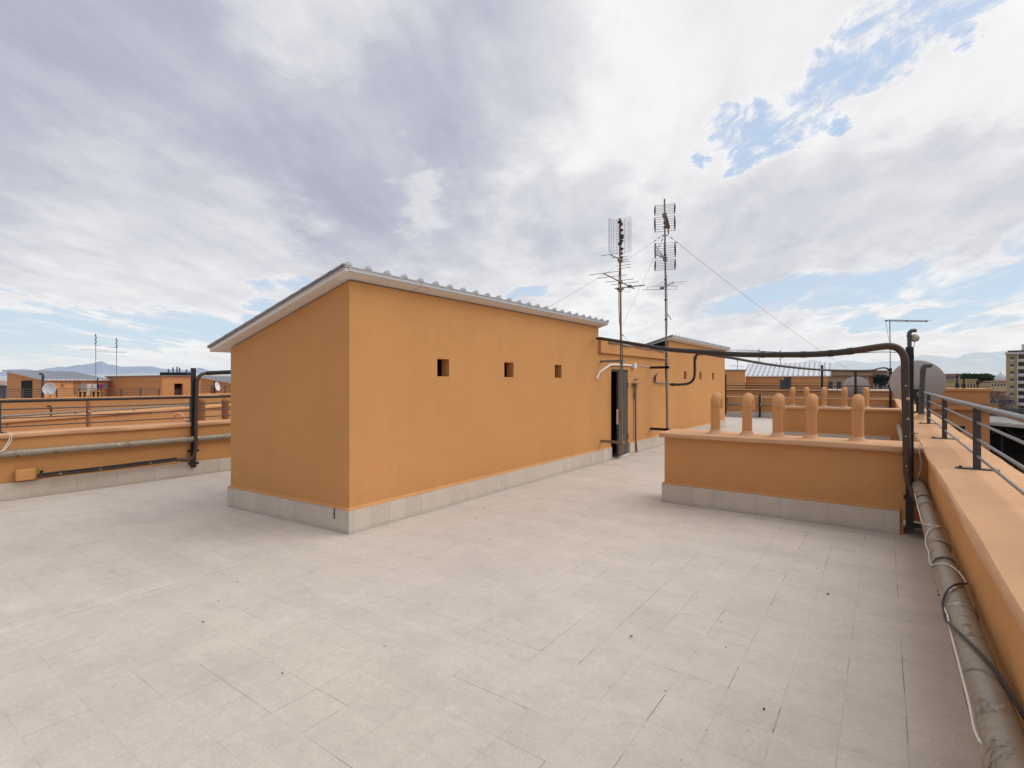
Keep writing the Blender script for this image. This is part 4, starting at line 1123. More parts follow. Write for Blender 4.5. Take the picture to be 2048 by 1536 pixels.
# little aerial masts far left
def far_mast(label, px, yt, yb, d, arms):
    p, q = at_d(px, yb, d), at_d(px, yt, d)
    t = thing('antenna_mast', label, 'antenna mast', p)
    MB().tube([p - Vector((0, 0, .5)), q], .022, 8).build('pole', M['galv'], t)
    m = MB(); m2 = MB()
    for y, a_, b_ in arms: m.tube([at_d(px + a_, y - .6, d), at_d(px + b_, y + .6, d)], .015, 6)
    for k in range(5): c = at_d(px + (1.2 if k % 2 else -.6), yt + 4 + 4 * k, d); m2.obox(c, Rv, Fv, (0, 0, 1), .05, .03, .03); m2.bar(at_d(px - 2.2, yt + 5 + 4 * k, d), at_d(px + 2.2, yt + 5 + 4 * k, d), .008, .008)
    m.build('yagi_element', M['grey_conduit'], t); m2.build('dipole', M['grey_conduit'], t)
far_mast('left one of two thin aerial masts above the far left roofs', 191.5, 667, 751, 41, ((700, -31, 24), (691, -3, 10)))
far_mast('right one of two thin aerial masts above the far left roofs', 233, 675, 752, 41, ((704, -42, 20), (695, -16, 3)))
far_mast('left one of three thin aerial masts above the zinc hut roof', 1475, 700, 744, 44, ((723, -3, 4), (732, -14, 12)))
far_mast('middle one of three thin aerial masts above the zinc hut roof', 1518, 697, 744, 44, ((703, -40, 36), (722, -8, 8)))
far_mast('right one of three thin aerial masts above the zinc hut roof', 1561, 699, 738, 44, ((715, -10, 6), (706, -6, 6)))

# things on the neighbouring coping
p = at_x(85, 795, NX - .3); p.z = .955
elbow_pipe('vent_pipe', 'dark vent pipe with elbow beside the white dish far left', p, at_x(86, 747.5, NX - .3), .05, -Rv, M['grey_conduit'])
c = at_x(100, 778, NX + .1)
nr = -(Fv * .96 - Rv * .22 + Vector((0, 0, -.18))).normalized()
t = thing('satellite_dish', 'white satellite dish on the neighbouring coping at far left', 'satellite dish', (c.x, c.y, .96))
m = MB(); dish_mesh(m, c, nr, .245, .05, 28); m.build('reflector', M['dish_white'], t, smooth=True)
m = MB(); m.tube([c - nr * .02, c - nr * .12 + Vector((0, 0, -.1)), (c.x - .12, c.y, .957)], .02, 6); m.tube([c + Vector((0, 0, -.24)), c + nr * .22 + Vector((0, 0, -.16))], .012, 6); m.build('bracket', M['galv'], t)
c = at_x(433, 773, NX - 2.6)
nr = (Rv * .98 + Fv * .02 + Vector((0, 0, .22))).normalized()
t = thing('satellite_dish', 'small white satellite dish turned sideways between left post and hut', 'satellite dish', (c.x, c.y, .96))
m = MB(); dish_mesh(m, c, nr, .25, .05, 28); m.build('reflector', M['dish_white'], t, smooth=True)
m = MB(); q = c - nr * .12; m.tube([(q.x, q.y, .957), (q.x, q.y, c.z + .3)], .05, 8); m.tube([q, c], .02, 6); m.build('bracket', M['black'], t)
for k, px in enumerate((159, 168, 186, 195)):
    p = at_x(px, 787, NX - .2)
    t = thing('chimney_vent', ['leftmost', 'second', 'third', 'rightmost'][k] + ' of four square orange chimney vents on the far left coping', 'chimney', (p.x, p.y, .955), 'square vents on the neighbouring coping')
    s = .085; z0, z1 = .955, 1.19
    m = MB(); m.box(p.x - s, p.y - s, z0, p.x - s + .03, p.y + s, z1); m.box(p.x - s + .03, p.y - s, z0, p.x + s, p.y - s + .035, z1); m.box(p.x - s + .03, p.y + s - .035, z0, p.x + s, p.y + s, z1)
    m.build('body', M['flue'], t)
    MB().box(p.x - s - .015, p.y - s - .015, z1 + .001, p.x + s + .015, p.y + s + .015, z1 + .03).build('lid', M['flue'], t)
    MB().box(p.x - s + .031, p.y - s + .036, z0, p.x - s + .036, p.y + s - .036, z1 - .002).build('opening', M['soot'], t)
# washing line
a, b = at_d(107, 766, 27), at_d(217, 766, 27); a.z = b.z = 1.62
t = thing('washing_line', 'black pole and line strung in front of the far left hut', 'washing line', a)
MB().tube(rline([a, a.lerp(b, .5) + Vector((0, 0, -.06)), b], 6), .014, 6).build('line', M['black'], t)
MB().tube([a.lerp(b, .8) + Vector((0, 0, -.7)), a.lerp(b, .8) + Vector((0, 0, .2))], .03, 8).build('post', M['black'], t)
CL = [('sheet', 'grey sheet hanging left on the far washing line', 161, 173, 767, 781, (.38, .36, .33)), ('sheet', 'long white sheet hanging on the far washing line', 174, 183.5, 768, 790, (.74, .70, .70)),
      ('sheet', 'short white sheet hanging right on the far washing line', 185, 194, 768, 779, (.66, .66, .67)),
      ('shirt', 'navy garment on the far washing line', 196, 198.5, 768, 778, (.05, .05, .12)), ('shirt', 'magenta garment on the far washing line', 199, 202.5, 768, 777, (.40, .04, .19)),
      ('shirt', 'purple garment on the far washing line', 203, 205.5, 768, 776, (.12, .08, .22)), ('shirt', 'pink garment on the far washing line', 206.5, 209.5, 767.5, 774, (.50, .10, .22)),
      ('shirt', 'blue garment on the far washing line', 210, 215, 768, 775, (.10, .22, .38))]
for nm, lb, x0, x1, y0, y1, c in CL:
    q0, q1, q2, q3 = at_d(x0, y0, 26.97), at_d(x1, y0, 26.97), at_d(x1, y1, 26.97), at_d(x0, y1, 26.97)
    m = MB(); n = 8; P = []
    for j in range(4):
        for i in range(n + 1):
            p = q0.lerp(q1, i / n).lerp(q3.lerp(q2, i / n), j / 3); P.append(p + Fv * .02 * math.sin(i * 2.1 + j))
    m.add(P, [(j * (n + 1) + i, j * (n + 1) + i + 1, (j + 1) * (n + 1) + i + 1, (j + 1) * (n + 1) + i) for j in range(3) for i in range(n)])
    o = m.build(nm, simple(nm + '_cloth', c, .9), None, smooth=True)
    tag(o, lb, 'laundry', 'laundry on the far line')

# ------------------------------------------------------------------ block beyond the far terrace end
YN = 37.2
t = thing('neighbour_building', 'orange block beyond the far terrace end with ledges and a railed parapet', 'building', (-6, YN, GZ))
m = MB(); m.box(-24, YN, GZ, .85, YN + 14, 1.05); m.build('wall', M['far_plaster'], t)
MB().sweep(cap_prof(-.2, .2, .08), (-24, YN + .1, 1.051), (.9, YN + .1, 1.051), 1.0, .006, 8.0).build('coping', M['far_coping'], t, smooth=True)
MB().box(-24, YN - .12, .70, .88, YN - .001, .78).build('ledge', M['coping'], t)
MB().box(-24, YN - .25, .30, .90, YN - .001, .40).build('ledge', M['coping'], t)
MB().box(-23.7, YN + .35, 1.051, .6, YN + 13.8, 1.055).build('roof_terrace', M['terrace_far'], t)
t = thing('railing', 'thin railing on the block beyond the far terrace end', 'railing', (-8, YN + .1, 1.13))
for z in (1.25, 1.37, 1.55): MB().tube([(-22, YN + .1, z), (.6, YN + .1, z)], .014, 6).build('rail', M['rail'], t)
for k in range(9): MB().box(-20.5 + 2.6 * k - .02, YN + .08, 1.13, -20.5 + 2.6 * k + .02, YN + .12, 1.54).build('post', M['rail'], t)
G1, E = at_d(1491, 752, 38.5), at_d(1656, 750, 35.8)
dE = (E - G1); dE.z = 0; nb = Vector((-dE.y, dE.x, 0)).normalized()
G0 = G1 + nb * 3.2
t, d1, d2, _ = wedge_hut('orange hut with bright zinc roof and dark doorway beyond the far terrace end', G0, G1, E, 2.95, zat(1575, 752, 37), .18, 1.05)
nr2 = -nb
a, b = at_line(1560.5, 765, G1 + nr2 * .02, d2), at_line(1582, 765, G1 + nr2 * .02, d2); a.z = b.z = 0
MB().obox((a + b) / 2 + Vector((0, 0, (1.05 + zat(1570, 755, 37)) / 2)), d2, nr2, (0, 0, 1), (b - a).length / 2, .02, (zat(1570, 755, 37) - 1.05) / 2).build('doorway', M['door'], t)
a, b = at_line(1562, 765, G1 + nr2 * .05, d2), at_line(1567, 765, G1 + nr2 * .05, d2)
MB().obox(((a.x + b.x) / 2, (a.y + b.y) / 2, zat(1564, 757, 37)), d2, nr2, (0, 0, 1), .1, .02, .1).build('notice_panel', M['flue'], t)
for px in (1518, 1549, 1580, 1611, 1640):
    a = at_line(px, 753, G1 + nr2 * .08, d2); MB().obox((a.x, a.y, zat(1575, 753.3, 37)), d2, nr2, (0, 0, 1), .05, .08, .035).build('rafter_end', M['soot'], t)
q0, q1 = at_d(1425, 750, 37.5), at_d(1490.5, 750, 37.5); ax = (q1 - q0); ax.z = 0; Lq = ax.length; ax.normalize(); ay = Vector((-ax.y, ax.x, 0)); cc = (q0 + q1) / 2 + ay * 1.5
zt2 = zat(1470, 741, 37.5)
t = thing('stair_block', 'flat-topped orange block attached left of the zinc roofed hut', 'building', (cc.x, cc.y, 1.05))
MB().obox((cc.x, cc.y, (1.05 + zt2) / 2), ax, ay, (0, 0, 1), Lq / 2, 1.5, (zt2 - 1.05) / 2).build('wall', M['far_plaster'], t)
MB().obox((cc.x, cc.y, zt2 + .035), ax, ay, (0, 0, 1), Lq / 2 + .08, 1.58, .034).build('roof', M['lead'], t)

# orange stair tower to the right
YT = 58.0
x0, x1 = at_y(1846, 777, YT).x, at_y(1979.5, 777, YT).x
zc = at_y(1930, 777, YT).z; zl = at_y(1930, 808, YT).z
xr2 = at_y(1996, 812, YT - .3).x
t = thing('stair_block', 'orange roof block with ledge and three black posts, right of the near dish', 'building', ((x0 + x1) / 2, YT, GZ))
wz0, wz1 = at_y(1920, 863, YT).z, at_y(1920, 852, YT).z; wx0, wx1 = at_y(1910, 857, YT).x, at_y(1930, 857, YT).x
m = MB(); m.box(x0, YT, GZ, x1, YT + 5, zc - .25); m.build('wall', M['far_plaster'], t)
MB().box(x0 - .15, YT - .12, zc - .249, x1 + .15, YT + 5.1, zc).build('coping', M['flue'], t, bevel=.03)
MB().box(x0 - .2, YT - .45, zl - .50, xr2, YT - .001, zl).build('ledge', M['far_plaster'], t, bevel=.02)
MB().box(x0 - .25, YT - .52, zl + .001, xr2 + .06, YT - .001, zl + .06).build('ledge_cover', M['lead'], t)
MB().box(wx0, YT - .02, wz0, wx1, YT - .002, wz1).build('window', M['dark'], t)
MB().box(wx0 - .5, YT - .05, wz1 + .02, wx0 + .4, YT - .002, wz1 + .16).build('lintel', M['coping'], t)
for px, yt in ((1885, 748.5), (1914, 747.5), (1927.5, 746.5)):
    p = at_y(px, yt, YT + .2); MB().box(p.x - .055, YT + .15, zc + .001, p.x + .055, YT + .26, p.z).build('post', M['black'], t)
for z in (zc + .95, zc + .5, zc + .15): MB().tube([(x0, YT + .3, z), (x1, YT + .3, z)], .018, 6).build('rail', M['rail'], t)

# ------------------------------------------------------------------ grey shed below on the right
def fr(px, py, d): return at_d(px, py, d)
t = thing('shed', 'large grey flat-roofed shed with dark open side below on the right', 'shed', (30, 72, GZ))
A, B = at_d(1972, 849, 86), at_d(2150, 868, 72)
A.z = B.z = -5.25
dx = (B - A).normalized(); dy = Vector((-dx.y, dx.x, 0))
conc = simple('stained_concrete', (.27, .255, .24), .9, 0, .35, .35, c2=(.12, .115, .11), thr=(.45, .65))
def rr(u, v, z): return Vector((A.x + dx.x * u + dy.x * v, A.y + dx.y * u + dy.y * v, z))
Ls = (B - A).length
def qbox(m, u0, u1, v0, v1, z0, z1): m.poly([rr(u0, v0, z0), rr(u1, v0, z0), rr(u1, v1, z0), rr(u0, v1, z0)], [rr(u0, v0, z1), rr(u1, v0, z1), rr(u1, v1, z1), rr(u0, v1, z1)]); return m
qbox(MB(), -30, Ls + 30, 0, 60, -5.3, -4.95).build('roof', conc, t)
m = MB(); qbox(m, -30, Ls + 30, 14, 14.4, -4.949, -3.3); 
for k in range(26): qbox(m, -28 + 3 * k, -27.2 + 3 * k, 13.7, 13.999, -4.949, -3.5)
m.build('upstand', simple('dark_upstand', (.10, .10, .095), .9, 0, .4, .5), t)
qbox(MB(), -30, Ls + 30, -.4, -.001, -5.45, -5.05).build('edge_beam', M['terrace_far'], t)
m = MB()
for k in range(10): qbox(m, -10 + 6 * k, -9.6 + 6 * k, .6, 1.0, GZ, -5.301)
m.build('column', simple('shed_steel', (.02, .018, .017), .8), t)
qbox(MB(), -30, Ls + 30, 16, 16.3, GZ, -5.301).build('wall', M['dark'], t)
m = MB()
for k in range(12):
    u = -12 + 5 * k; m.bar(rr(u, .3, -5.5), rr(u + 2.5, .3, -7.2), .2, .2); m.bar(rr(u + 2.5, .3, -7.2), rr(u + 5, .3, -5.5), .2, .2)
m.build('truss', simple('shed_truss', (.022, .018, .017), .8), t)
p = at_d(2005, 805, 150)
t = thing('container', 'navy blue container at the foot of the apartment tower', 'container', p)
c = at_d(2005.5, 803.5, 150); MB().obox((c.x, c.y, c.z), Rv, Fv, (0, 0, 1), 1.05, 1.5, .62).build('body', simple('navy_paint', (.02, .03, .09), .6), t)
MB().obox((c.x, c.y, c.z - .72), Rv, Fv, (0, 0, 1), 1.15, 1.6, .08).build('base', conc, t)
MB().obox((c.x - 1.3, c.y - .8, c.z - .05), Rv, Fv, (0, 0, 1), .10, .3, .7).build('post', M['terrace_far'], t)

# ------------------------------------------------------------------ city
def city_block(name, label, px0, px1, yt, d, col, nwin=(0, 0), depth=12, rot=0.0, roofc=None, wc=None, zb=GZ, group=None):
    c = at_d((px0 + px1) / 2, yt, d); hw = (px1 - px0) / 1042 * d / 2
    ax = Matrix.Rotation(rot, 3, 'Z') @ Rv; ay = Matrix.Rotation(rot, 3, 'Z') @ Fv
    t = thing(name, label, 'building', (c.x, c.y, zb), group)
    base = Vector((c.x, c.y, 0)) + ay * depth / 2
    zt = c.z
    wm = simple(name + '_wall', col, .9, 0, .1, .3)
    MB().obox((base.x, base.y, (zb + zt) / 2), ax, ay, (0, 0, 1), hw, depth / 2, (zt - zb) / 2).build('wall', wm, t)
    MB().obox((base.x, base.y, zt + .22), ax, ay, (0, 0, 1), hw + .3, depth / 2 + .3, .21).build('roof', simple(name + '_roof', roofc or sh(col, .8), .9), t)
    nx, nz = nwin
    if nx:
        gw = simple(name + '_window', wc or (.05, .05, .06), .3)
        for i in range(nx):
            for j in range(nz):
                u = -hw + 2 * hw * (i + .5) / nx; z = zt - 1.7 - 3.0 * j
                q = base + ax * u - ay * (depth / 2 + .015)
                MB().obox((q.x, q.y, z), ax, ay, (0, 0, 1), min(.7, hw / nx * .5), .02, .8).build('window', gw, t)
    return t
city_block('city_building', 'beige city building with dark windows behind the far terrace end', 1652, 1738, 751.5, 80, (.40, .27, .17), (5, 2), 14)
city_block('city_building', 'tan city building with red roof above the beige one', 1680, 1702, 742.5, 150, (.42, .25, .15), (3, 2), 10, roofc=(.25, .09, .06))
city_block('city_building', 'brown-red city building with long roof behind the sagging pipe', 1698, 1742, 743, 170, (.28, .15, .12), (7, 2), 14, roofc=(.22, .09, .07))
city_block('city_building', 'brick red box-shaped city building left of the far post', 1727, 1746, 753, 90, (.28, .095, .075), (0, 0), 10)
city_block('city_building', 'white city block with balconies behind the dark evergreen', 1748, 1786, 746.5, 180, (.52, .47, .44), (6, 3), 14, roofc=(.25, .12, .10))
city_block('city_building', 'reddish distant building behind the white city block', 1740, 1775, 742.5, 260, (.33, .18, .15), (5, 2), 20, roofc=(.22, .10, .08))
city_block('city_building', 'dusky pink distant building beyond the three posts', 1876, 1908, 752, 300, (.36, .24, .23), (6, 2), 20, roofc=(.24, .13, .12))
city_block('city_building', 'pale pink distant building left of the umbrella pine', 1902, 1930, 748.5, 340, (.45, .32, .28), (5, 3), 20)
city_block('city_building', 'yellow city building with pale bands left of the umbrella pine', 1908, 1952, 761, 160, (.55, .42, .20), (7, 2), 14, roofc=(.42, .33, .2))
city_block('city_building', 'cream low building with brown roof near the distant dome', 1982, 2018, 765, 330, (.50, .40, .26), (6, 1), 20, roofc=(.24, .17, .11))
city_block('city_building', 'small orange house glimpsed among the bare trees', 2001, 2011, 785, 185, (.50, .22, .11), (2, 1), 6, roofc=(.3, .12, .08))
city_block('city_building', 'dark grey distant block at the left picture edge', -30, 12, 774, 160, (.16, .16, .17), (5, 3), 20)
city_block('city_building', 'whitish distant block at the left picture edge under the hills', -40, 9, 770.5, 320, (.55, .55, .56), (5, 2), 20)

# distant houses sharing one description
hm = [simple('distant_house_%d' % k, c, .95) for k, c in enumerate(((.42, .36, .33), (.38, .27, .23), (.50, .44, .38), (.30, .26, .27)))]
hr = simple('distant_roof', (.30, .20, .17), .95)
def distant(px, d, w, h, mat, label, group):
    c = at_d(px, 763, d); z0 = GZ
    t = thing('distant_house', label, 'house', (c.x, c.y, z0), group)
    MB().obox((c.x, c.y, z0 + h / 2), Rv, Fv, (0, 0, 1), w / 2, w * .4, h / 2).build('wall', mat, t)
    q = [(-w / 2 - .4, -w * .4 - .4), (w / 2 + .4, -w * .4 - .4), (w / 2 + .4, w * .4 + .4), (-w / 2 - .4, w * .4 + .4)]
    W_ = lambda u, v, z: Vector((c.x, c.y, z0 + z)) + Rv * u + Fv * v
    m = MB(); m.add([W_(u, v, h + .01) for u, v in q] + [W_(-w / 4, 0, h + w * .16), W_(w / 4, 0, h + w * .16)], [(3, 2, 1, 0), (0, 1, 5, 4), (1, 2, 5), (2, 3, 4, 5), (3, 0, 4)])
    m.build('roof', hr, t)
rnd = random.Random(3)
for k in range(34):
    px = rnd.choice([rnd.uniform(1660, 1800), rnd.uniform(1872, 2016)]); d = rnd.uniform(420, 1500)
    distant(px, d, rnd.uniform(10, 26), 12.5 + rnd.uniform(-1.5, 3.5) + d * .0022, rnd.choice(hm), 'small hazy distant house below the hills on the right', 'distant houses on the right')
for k in range(8):
    distant(rnd.uniform(-60, 14), rnd.uniform(380, 1200), rnd.uniform(12, 26), 11 + rnd.uniform(-2, 2), rnd.choice(hm), 'small hazy distant house at the left picture edge', 'distant houses on the left')

# domed church on the skyline
c = at_d(2001, 760, 1500)
t = thing('domed_church', 'pale hazy domed church on the skyline beside the apartment tower', 'church', (c.x, c.y, GZ))
hz = flat('hazy_stone', (.36, .40, .45), .95, .35)  # haze put in as blue-grey tint and faint emission
MB().lathe([(19, GZ), (19, 4.5), (15.5, 5), (15.5, 10), (16, 10.2), (15, 13.5), (12.5, 17), (9, 20), (5, 22), (2.4, 22.8), (2.4, 26), (1.2, 27), (.4, 30)], (c.x, c.y, 0), seg=24).build('dome', hz, t, smooth=True)
MB().obox((c.x, c.y, (GZ + 4) / 2), Rv, Fv, (0, 0, 1), 34, 16, (4 - GZ) / 2).build('nave', hz, t)

# apartment tower
d = 220; 
Lc = at_d(2012, 760, d); zt = zat(2030, 709, d)
ax = (Rv * .69 - Fv * .72).normalized(); ay = (Rv * .72 + Fv * .69).normalized()
t = thing('apartment_tower', 'tall yellow apartment tower with white balconies at the right edge', 'building', (Lc.x, Lc.y, GZ))
ym = simple('tower_yellow', (.50, .38, .20), .9, 0, .08, .3); wm = simple('tower_white', (.62, .60, .60), .8); gl = simple('tower_glass', (.07, .065, .07), .3, 0, .3, .6)
def T(u, v, z): return Vector((Lc.x, Lc.y, 0)) + ax * u + ay * v + Vector((0, 0, z))
def tbox(u0, u1, v0, v1, z0, z1): return MB().poly([T(u0, v0, z0), T(u1, v0, z0), T(u1, v1, z0), T(u0, v1, z0)], [T(u0, v0, z1), T(u1, v0, z1), T(u1, v1, z1), T(u0, v1, z1)])
tbox(0, 30, 0, 14, GZ, zt).build('wall', ym, t)
tbox(-.3, 30.3, -.9, 14.3, zt + .01, zt + .9).build('roof', wm, t)
tbox(4.6, 9, 3, 8, zt + .91, zt + 4.2).build('roof_room', wm, t)
tbox(.5, 7.5, -.2, 1.0, zt + .91, zt + 1.6).build('planter_hedge', simple('hedge_green', (.05, .07, .025), .95, 0, .5, 1.5), t)
fh = 3.02
for k in range(8):
    z = zt - 1.2 - fh * k
    tbox(1.15, 2.5, -.12, -.001, z - 1.7, z + .5).build('window', wm, t)
    tbox(1.25, 1.78, -.14, -.121, z - 1.0, z + .3).build('window_pane', gl, t)
    tbox(1.88, 2.4, -.14, -.121, z - 1.0, z + .3).build('window_pane', gl, t)
    b = tbox(3.7, 30, -1.5, -.001, z - 2.05, z - 1.75); m = MB(); b.build('balcony', wm, t)
    tbox(3.7, 30, -1.52, -1.42, z - 1.749, z - .85).build('balcony_front', wm, t)
    tbox(3.8, 30, -.03, -.002, z - 1.7, z + .7).build('balcony_recess', gl, t)
tbox(3.4, 3.69, -1.6, -.001, GZ, zt).build('pier', wm, t)

# ------------------------------------------------------------------ trees
def leaves_mat(name, c):
    t_ = NT(name); oi = t_.noise(1.2, 3, .7)
    return t_.out(t_.mix(t_.ramp(oi, .35, .65), sh(c, .5), sh(c, 1.35)), .85)
pine_l = leaves_mat('pine_foliage', (.036, .062, .026)); ever_l = leaves_mat('evergreen_foliage', (.035, .055, .035)); bark = simple('bark', (.09, .065, .05), .9); twig_m = simple('bare_twigs', (.16, .125, .105), .9, 0, .3, .3)
def canopy(m, c, rx, ry, rz, n, s, rg, lobes=9, flatb=True):
    L = [(rg.uniform(-.65, .65), rg.uniform(-.65, .65), rg.uniform(-.2, .5), rg.uniform(.35, .6)) for _ in range(lobes)]
    for _ in range(n):
        lx, ly, lz, lr = rg.choice(L)
        v = Vector((rg.gauss(0, 1), rg.gauss(0, 1), rg.gauss(0, 1))).normalized() * lr * rg.uniform(.6, 1.0)
        p = Vector((lx, ly, lz)) + v
        if flatb and p.z < -.35: p.z = -.35 + (p.z + .35) * .2
        q = Vector((c.x + p.x * rx, c.y + p.y * ry, c.z + p.z * rz))
        a_ = Vector((rg.gauss(0, 1), rg.gauss(0, 1), rg.gauss(0, 1))).normalized(); b_ = a_.orthogonal().normalized(); e = a_.cross(b_)
        k = s * rg.uniform(.6, 1.4)
        m.add([q + b_ * k, q + e * k * .6, q - b_ * k, q - e * k * .6], [(0, 1, 2, 3)])
c = at_d(1954.5, 757, 190)
t = thing('umbrella_pine', 'dark green umbrella pine with flat broad crown left of the tower', 'tree', (c.x, c.y, GZ))
m = MB(); m.tube([(c.x, c.y, GZ), (c.x + .3, c.y, -5), (c.x, c.y, c.z - 1)], [.4, .32, .25], 8)
for k in range(9):
    a_ = k * .7; m.tube([(c.x, c.y, c.z - 2.2), (c.x + 1.6 * math.cos(a_), c.y + 1.6 * math.sin(a_), c.z - .9), (c.x + 3.2 * math.cos(a_), c.y + 3.2 * math.sin(a_), c.z)], [.16, .1, .05], 5)
m.build('trunk', bark, t)
m = MB(); canopy(m, c, 4.6, 4.6, 1.9, 9000, .28, random.Random(4), 34); m.build('crown', pine_l, t)
c = at_d(1762, 757, 130)
t = thing('evergreen_tree', 'dark evergreen tree among the city buildings beside the far post', 'tree', (c.x, c.y, GZ))
MB().tube([(c.x, c.y, GZ), (c.x, c.y, c.z)], [.4, .2], 8).build('trunk', bark, t)
m = MB(); canopy(m, c - Vector((0, 0, .6)), 1.9, 1.9, 1.7, 2600, .24, random.Random(5), 10, False); m.build('crown', ever_l, t)
c = at_d(1890, 767, 210)
t = thing('evergreen_tree', 'dark rounded tree behind the three black posts', 'tree', (c.x, c.y, GZ))
MB().tube([(c.x, c.y, GZ), (c.x, c.y, c.z)], [.4, .2], 8).build('trunk', bark, t)
m = MB(); canopy(m, c - Vector((0, 0, .8)), 3.6, 3, 2.0, 2200, .32, random.Random(6), 10, False); m.build('crown', ever_l, t)
def bare_tree(px, yt, d, seed, label):
    rg = random.Random(seed); tp_ = at_d(px, yt, d); hgt_ = tp_.z - GZ
    t = thing('bare_tree', label, 'tree', (tp_.x, tp_.y, GZ), 'bare winter trees below the tower')
    tr, tw = MB(), MB()
    def grow(p, dr, L, r, lv):
        q = p + dr * L
        (tr if lv < 2 else tw).tube([p, (p + q) / 2 + Vector((rg.gauss(0, 1), rg.gauss(0, 1), 0)) * L * .04, q], [r, r * .8, r * .6], 5 if lv < 2 else 3, cap=False)
        if lv >= 5: return
        for _ in range(4 if lv in (0, 2) else 3):
            v = (dr + Vector((rg.gauss(0, .5), rg.gauss(0, .5), rg.gauss(.12, .28)))).normalized()
            grow(p + dr * L * rg.uniform(.55, 1), v, L * rg.uniform(.55, .78), r * .55, lv + 1)
    grow(Vector((tp_.x, tp_.y, GZ)), Vector((0, 0, 1)), hgt_ * .36, .28, 0)
    tr.build('trunk', bark, t); tw.build('crown', twig_m, t)
for k, (px, yt, d, lb) in enumerate(((1950, 764, 170, 'bare brown tree directly below the umbrella pine'), (1966, 763, 150, 'bare brown tree just right of the umbrella pine trunk'), (1978, 765, 140, 'tall bare tree above the right end of the orange roof block'),
                                     (1988, 768, 150, 'bare tree below the distant dome on its left'), (1999, 770, 160, 'bare tree straight below the distant dome'), (2008, 772, 165, 'bare tree touching the left edge of the apartment tower'),
                                     (1984, 783, 125, 'low bare tree right of the orange roof block'), (1996, 787, 130, 'low bare tree above the navy container'))):
    bare_tree(px, yt, d, 20 + k, lb)

# low scrub on the embankment
m = MB(); rg = random.Random(9)
for k in range(5200):
    p = at_d(rg.uniform(1960, 2140), 940, rg.uniform(46, 84)); z = GZ + abs(rg.gauss(0, .35))
    a_ = Vector((rg.gauss(0, 1), rg.gauss(0, 1), rg.gauss(0, 1))).normalized(); b_ = a_.orthogonal().normalized(); e = a_.cross(b_); s = rg.uniform(.1, .28)
    if mnoise.noise(Vector((p.x * .18, p.y * .18, 0))) < -.05: continue
    q = Vector((p.x, p.y, z)); m.add([q + b_ * s, q + e * s * .6, q - b_ * s, q - e * s * .6], [(0, 1, 2, 3)])
o = m.build('scrub', leaves_mat('scrub_leaves', (.085, .09, .035))); tag(o, 'patchy olive green scrub on the ground below the right parapet', 'ground cover', kind='stuff')

# leaf crumbs and grit on the terrace
m = MB(); rg = random.Random(12)
def crumb(px, py, s):
    p = at_z(px, py, .004); a_ = rg.uniform(0, 6.3)
    u = Vector((math.cos(a_), math.sin(a_), .15)); w = Vector((-math.sin(a_), math.cos(a_), .25)); k = s * rg.uniform(.7, 1.3)
    m.add([p + u * k, p + w * k * .5 + Vector((0, 0, k * .3)), p - u * k, p - w * k * .45], [(0, 1, 2, 3)])
def zq(x, y): return (800 + x * .4395, 960 + y * .4395)
for x, y in ((70, 187), (218, 168), (307, 160), (413, 117), (402, 142), (477, 120), (590, 181), (384, 127), (570, 85), (1293, 193), (604, 80), (450, 150), (350, 170)): crumb(*zq(x, y), .009)
for x, y in ((1708, 365), (1895, 403), (1905, 427), (975, 498), (1607, 556), (1667, 561), (1483, 763), (1652, 882), (2007, 771), (570, 1040), (953, 941), (1208, 960), (1590, 1139), (1395, 1135), (1697, 1137), (1680, 995), (1280, 1273), (1460, 646), (720, 695)): crumb(*zq(x, y), .0055)
crumb(*zq(1657, 1042), .012); crumb(*zq(408, 268), .012)
for x, y in ((1656, 1188), (1880, 1184)): crumb(x, y, .014)
for x, y in ((410, 123), (295, 165), (1212, 333), (1216, 522), (1120, 618), (1447, 987), (1040, 726), (1760, 350), (1970, 850)): crumb(x * .3906, 960 + y * .3906, .008)
for x, y in ((620, 385), (630, 430), (640, 470), (655, 520), (660, 545), (605, 330)): crumb(*zp(x, y), .012)
o = m.build('leaf_crumbs', simple('dry_leaf', (.05, .04, .032), .9)); tag(o, 'scattered dark leaf crumbs and grit on the terrace tiles', 'litter', kind='stuff')
m = MB(); cp = at_z(*zq(1050, 713), .006); rg = random.Random(2)
m.add([cp + Vector((-.012, 0, 0)), cp + Vector((0, -.006, .006)), cp + Vector((.016, .004, 0)), cp + Vector((.002, .008, .008))], [(0, 1, 2), (0, 2, 3)])
o = m.build('dry_leaf', simple('red_leaf', (.16, .03, .03), .8)); tag(o, 'tiny dark red dry leaf lying mid-terrace in the foreground', 'leaf')

# ------------------------------------------------------------------ hills
def hills(name, pts, d, depth, mat, seed):
    m = MB(); V = []; rows = 9; n = 0
    P = []
    for i in range(len(pts) - 1):
        for k in range(14):
            f = k / 14; f2 = f * f * (3 - 2 * f)
            P.append((pts[i][0] * (1 - f) + pts[i + 1][0] * f, pts[i][1] * (1 - f2) + pts[i + 1][1] * f2))
    P.append(pts[-1]); n = len(P)
    for j in range(rows):
        g = j / (rows - 1); dd_ = d - depth * (1 - g)
        for px, py in P:
            z = (zat(px, py, d) - GZ) * math.sin(g * math.pi / 2) ** .9
            z *= 1 + .10 * mnoise.noise(Vector((px * .03 + seed, j * .8, 0))) * (1 if j < rows - 1 else .35)
            p = at_d(px, 763, dd_); V.append((p.x, p.y, GZ - 2 + z))
    for px, py in P: p = at_d(px, 763, d + depth); V.append((p.x, p.y, GZ - 2))
    m.add(V, [(j * n + i, j * n + i + 1, (j + 1) * n + i + 1, (j + 1) * n + i) for j in range(rows) for i in range(n - 1)])
    o = m.build(name, mat, None, smooth=True); tag(o, kind='structure')
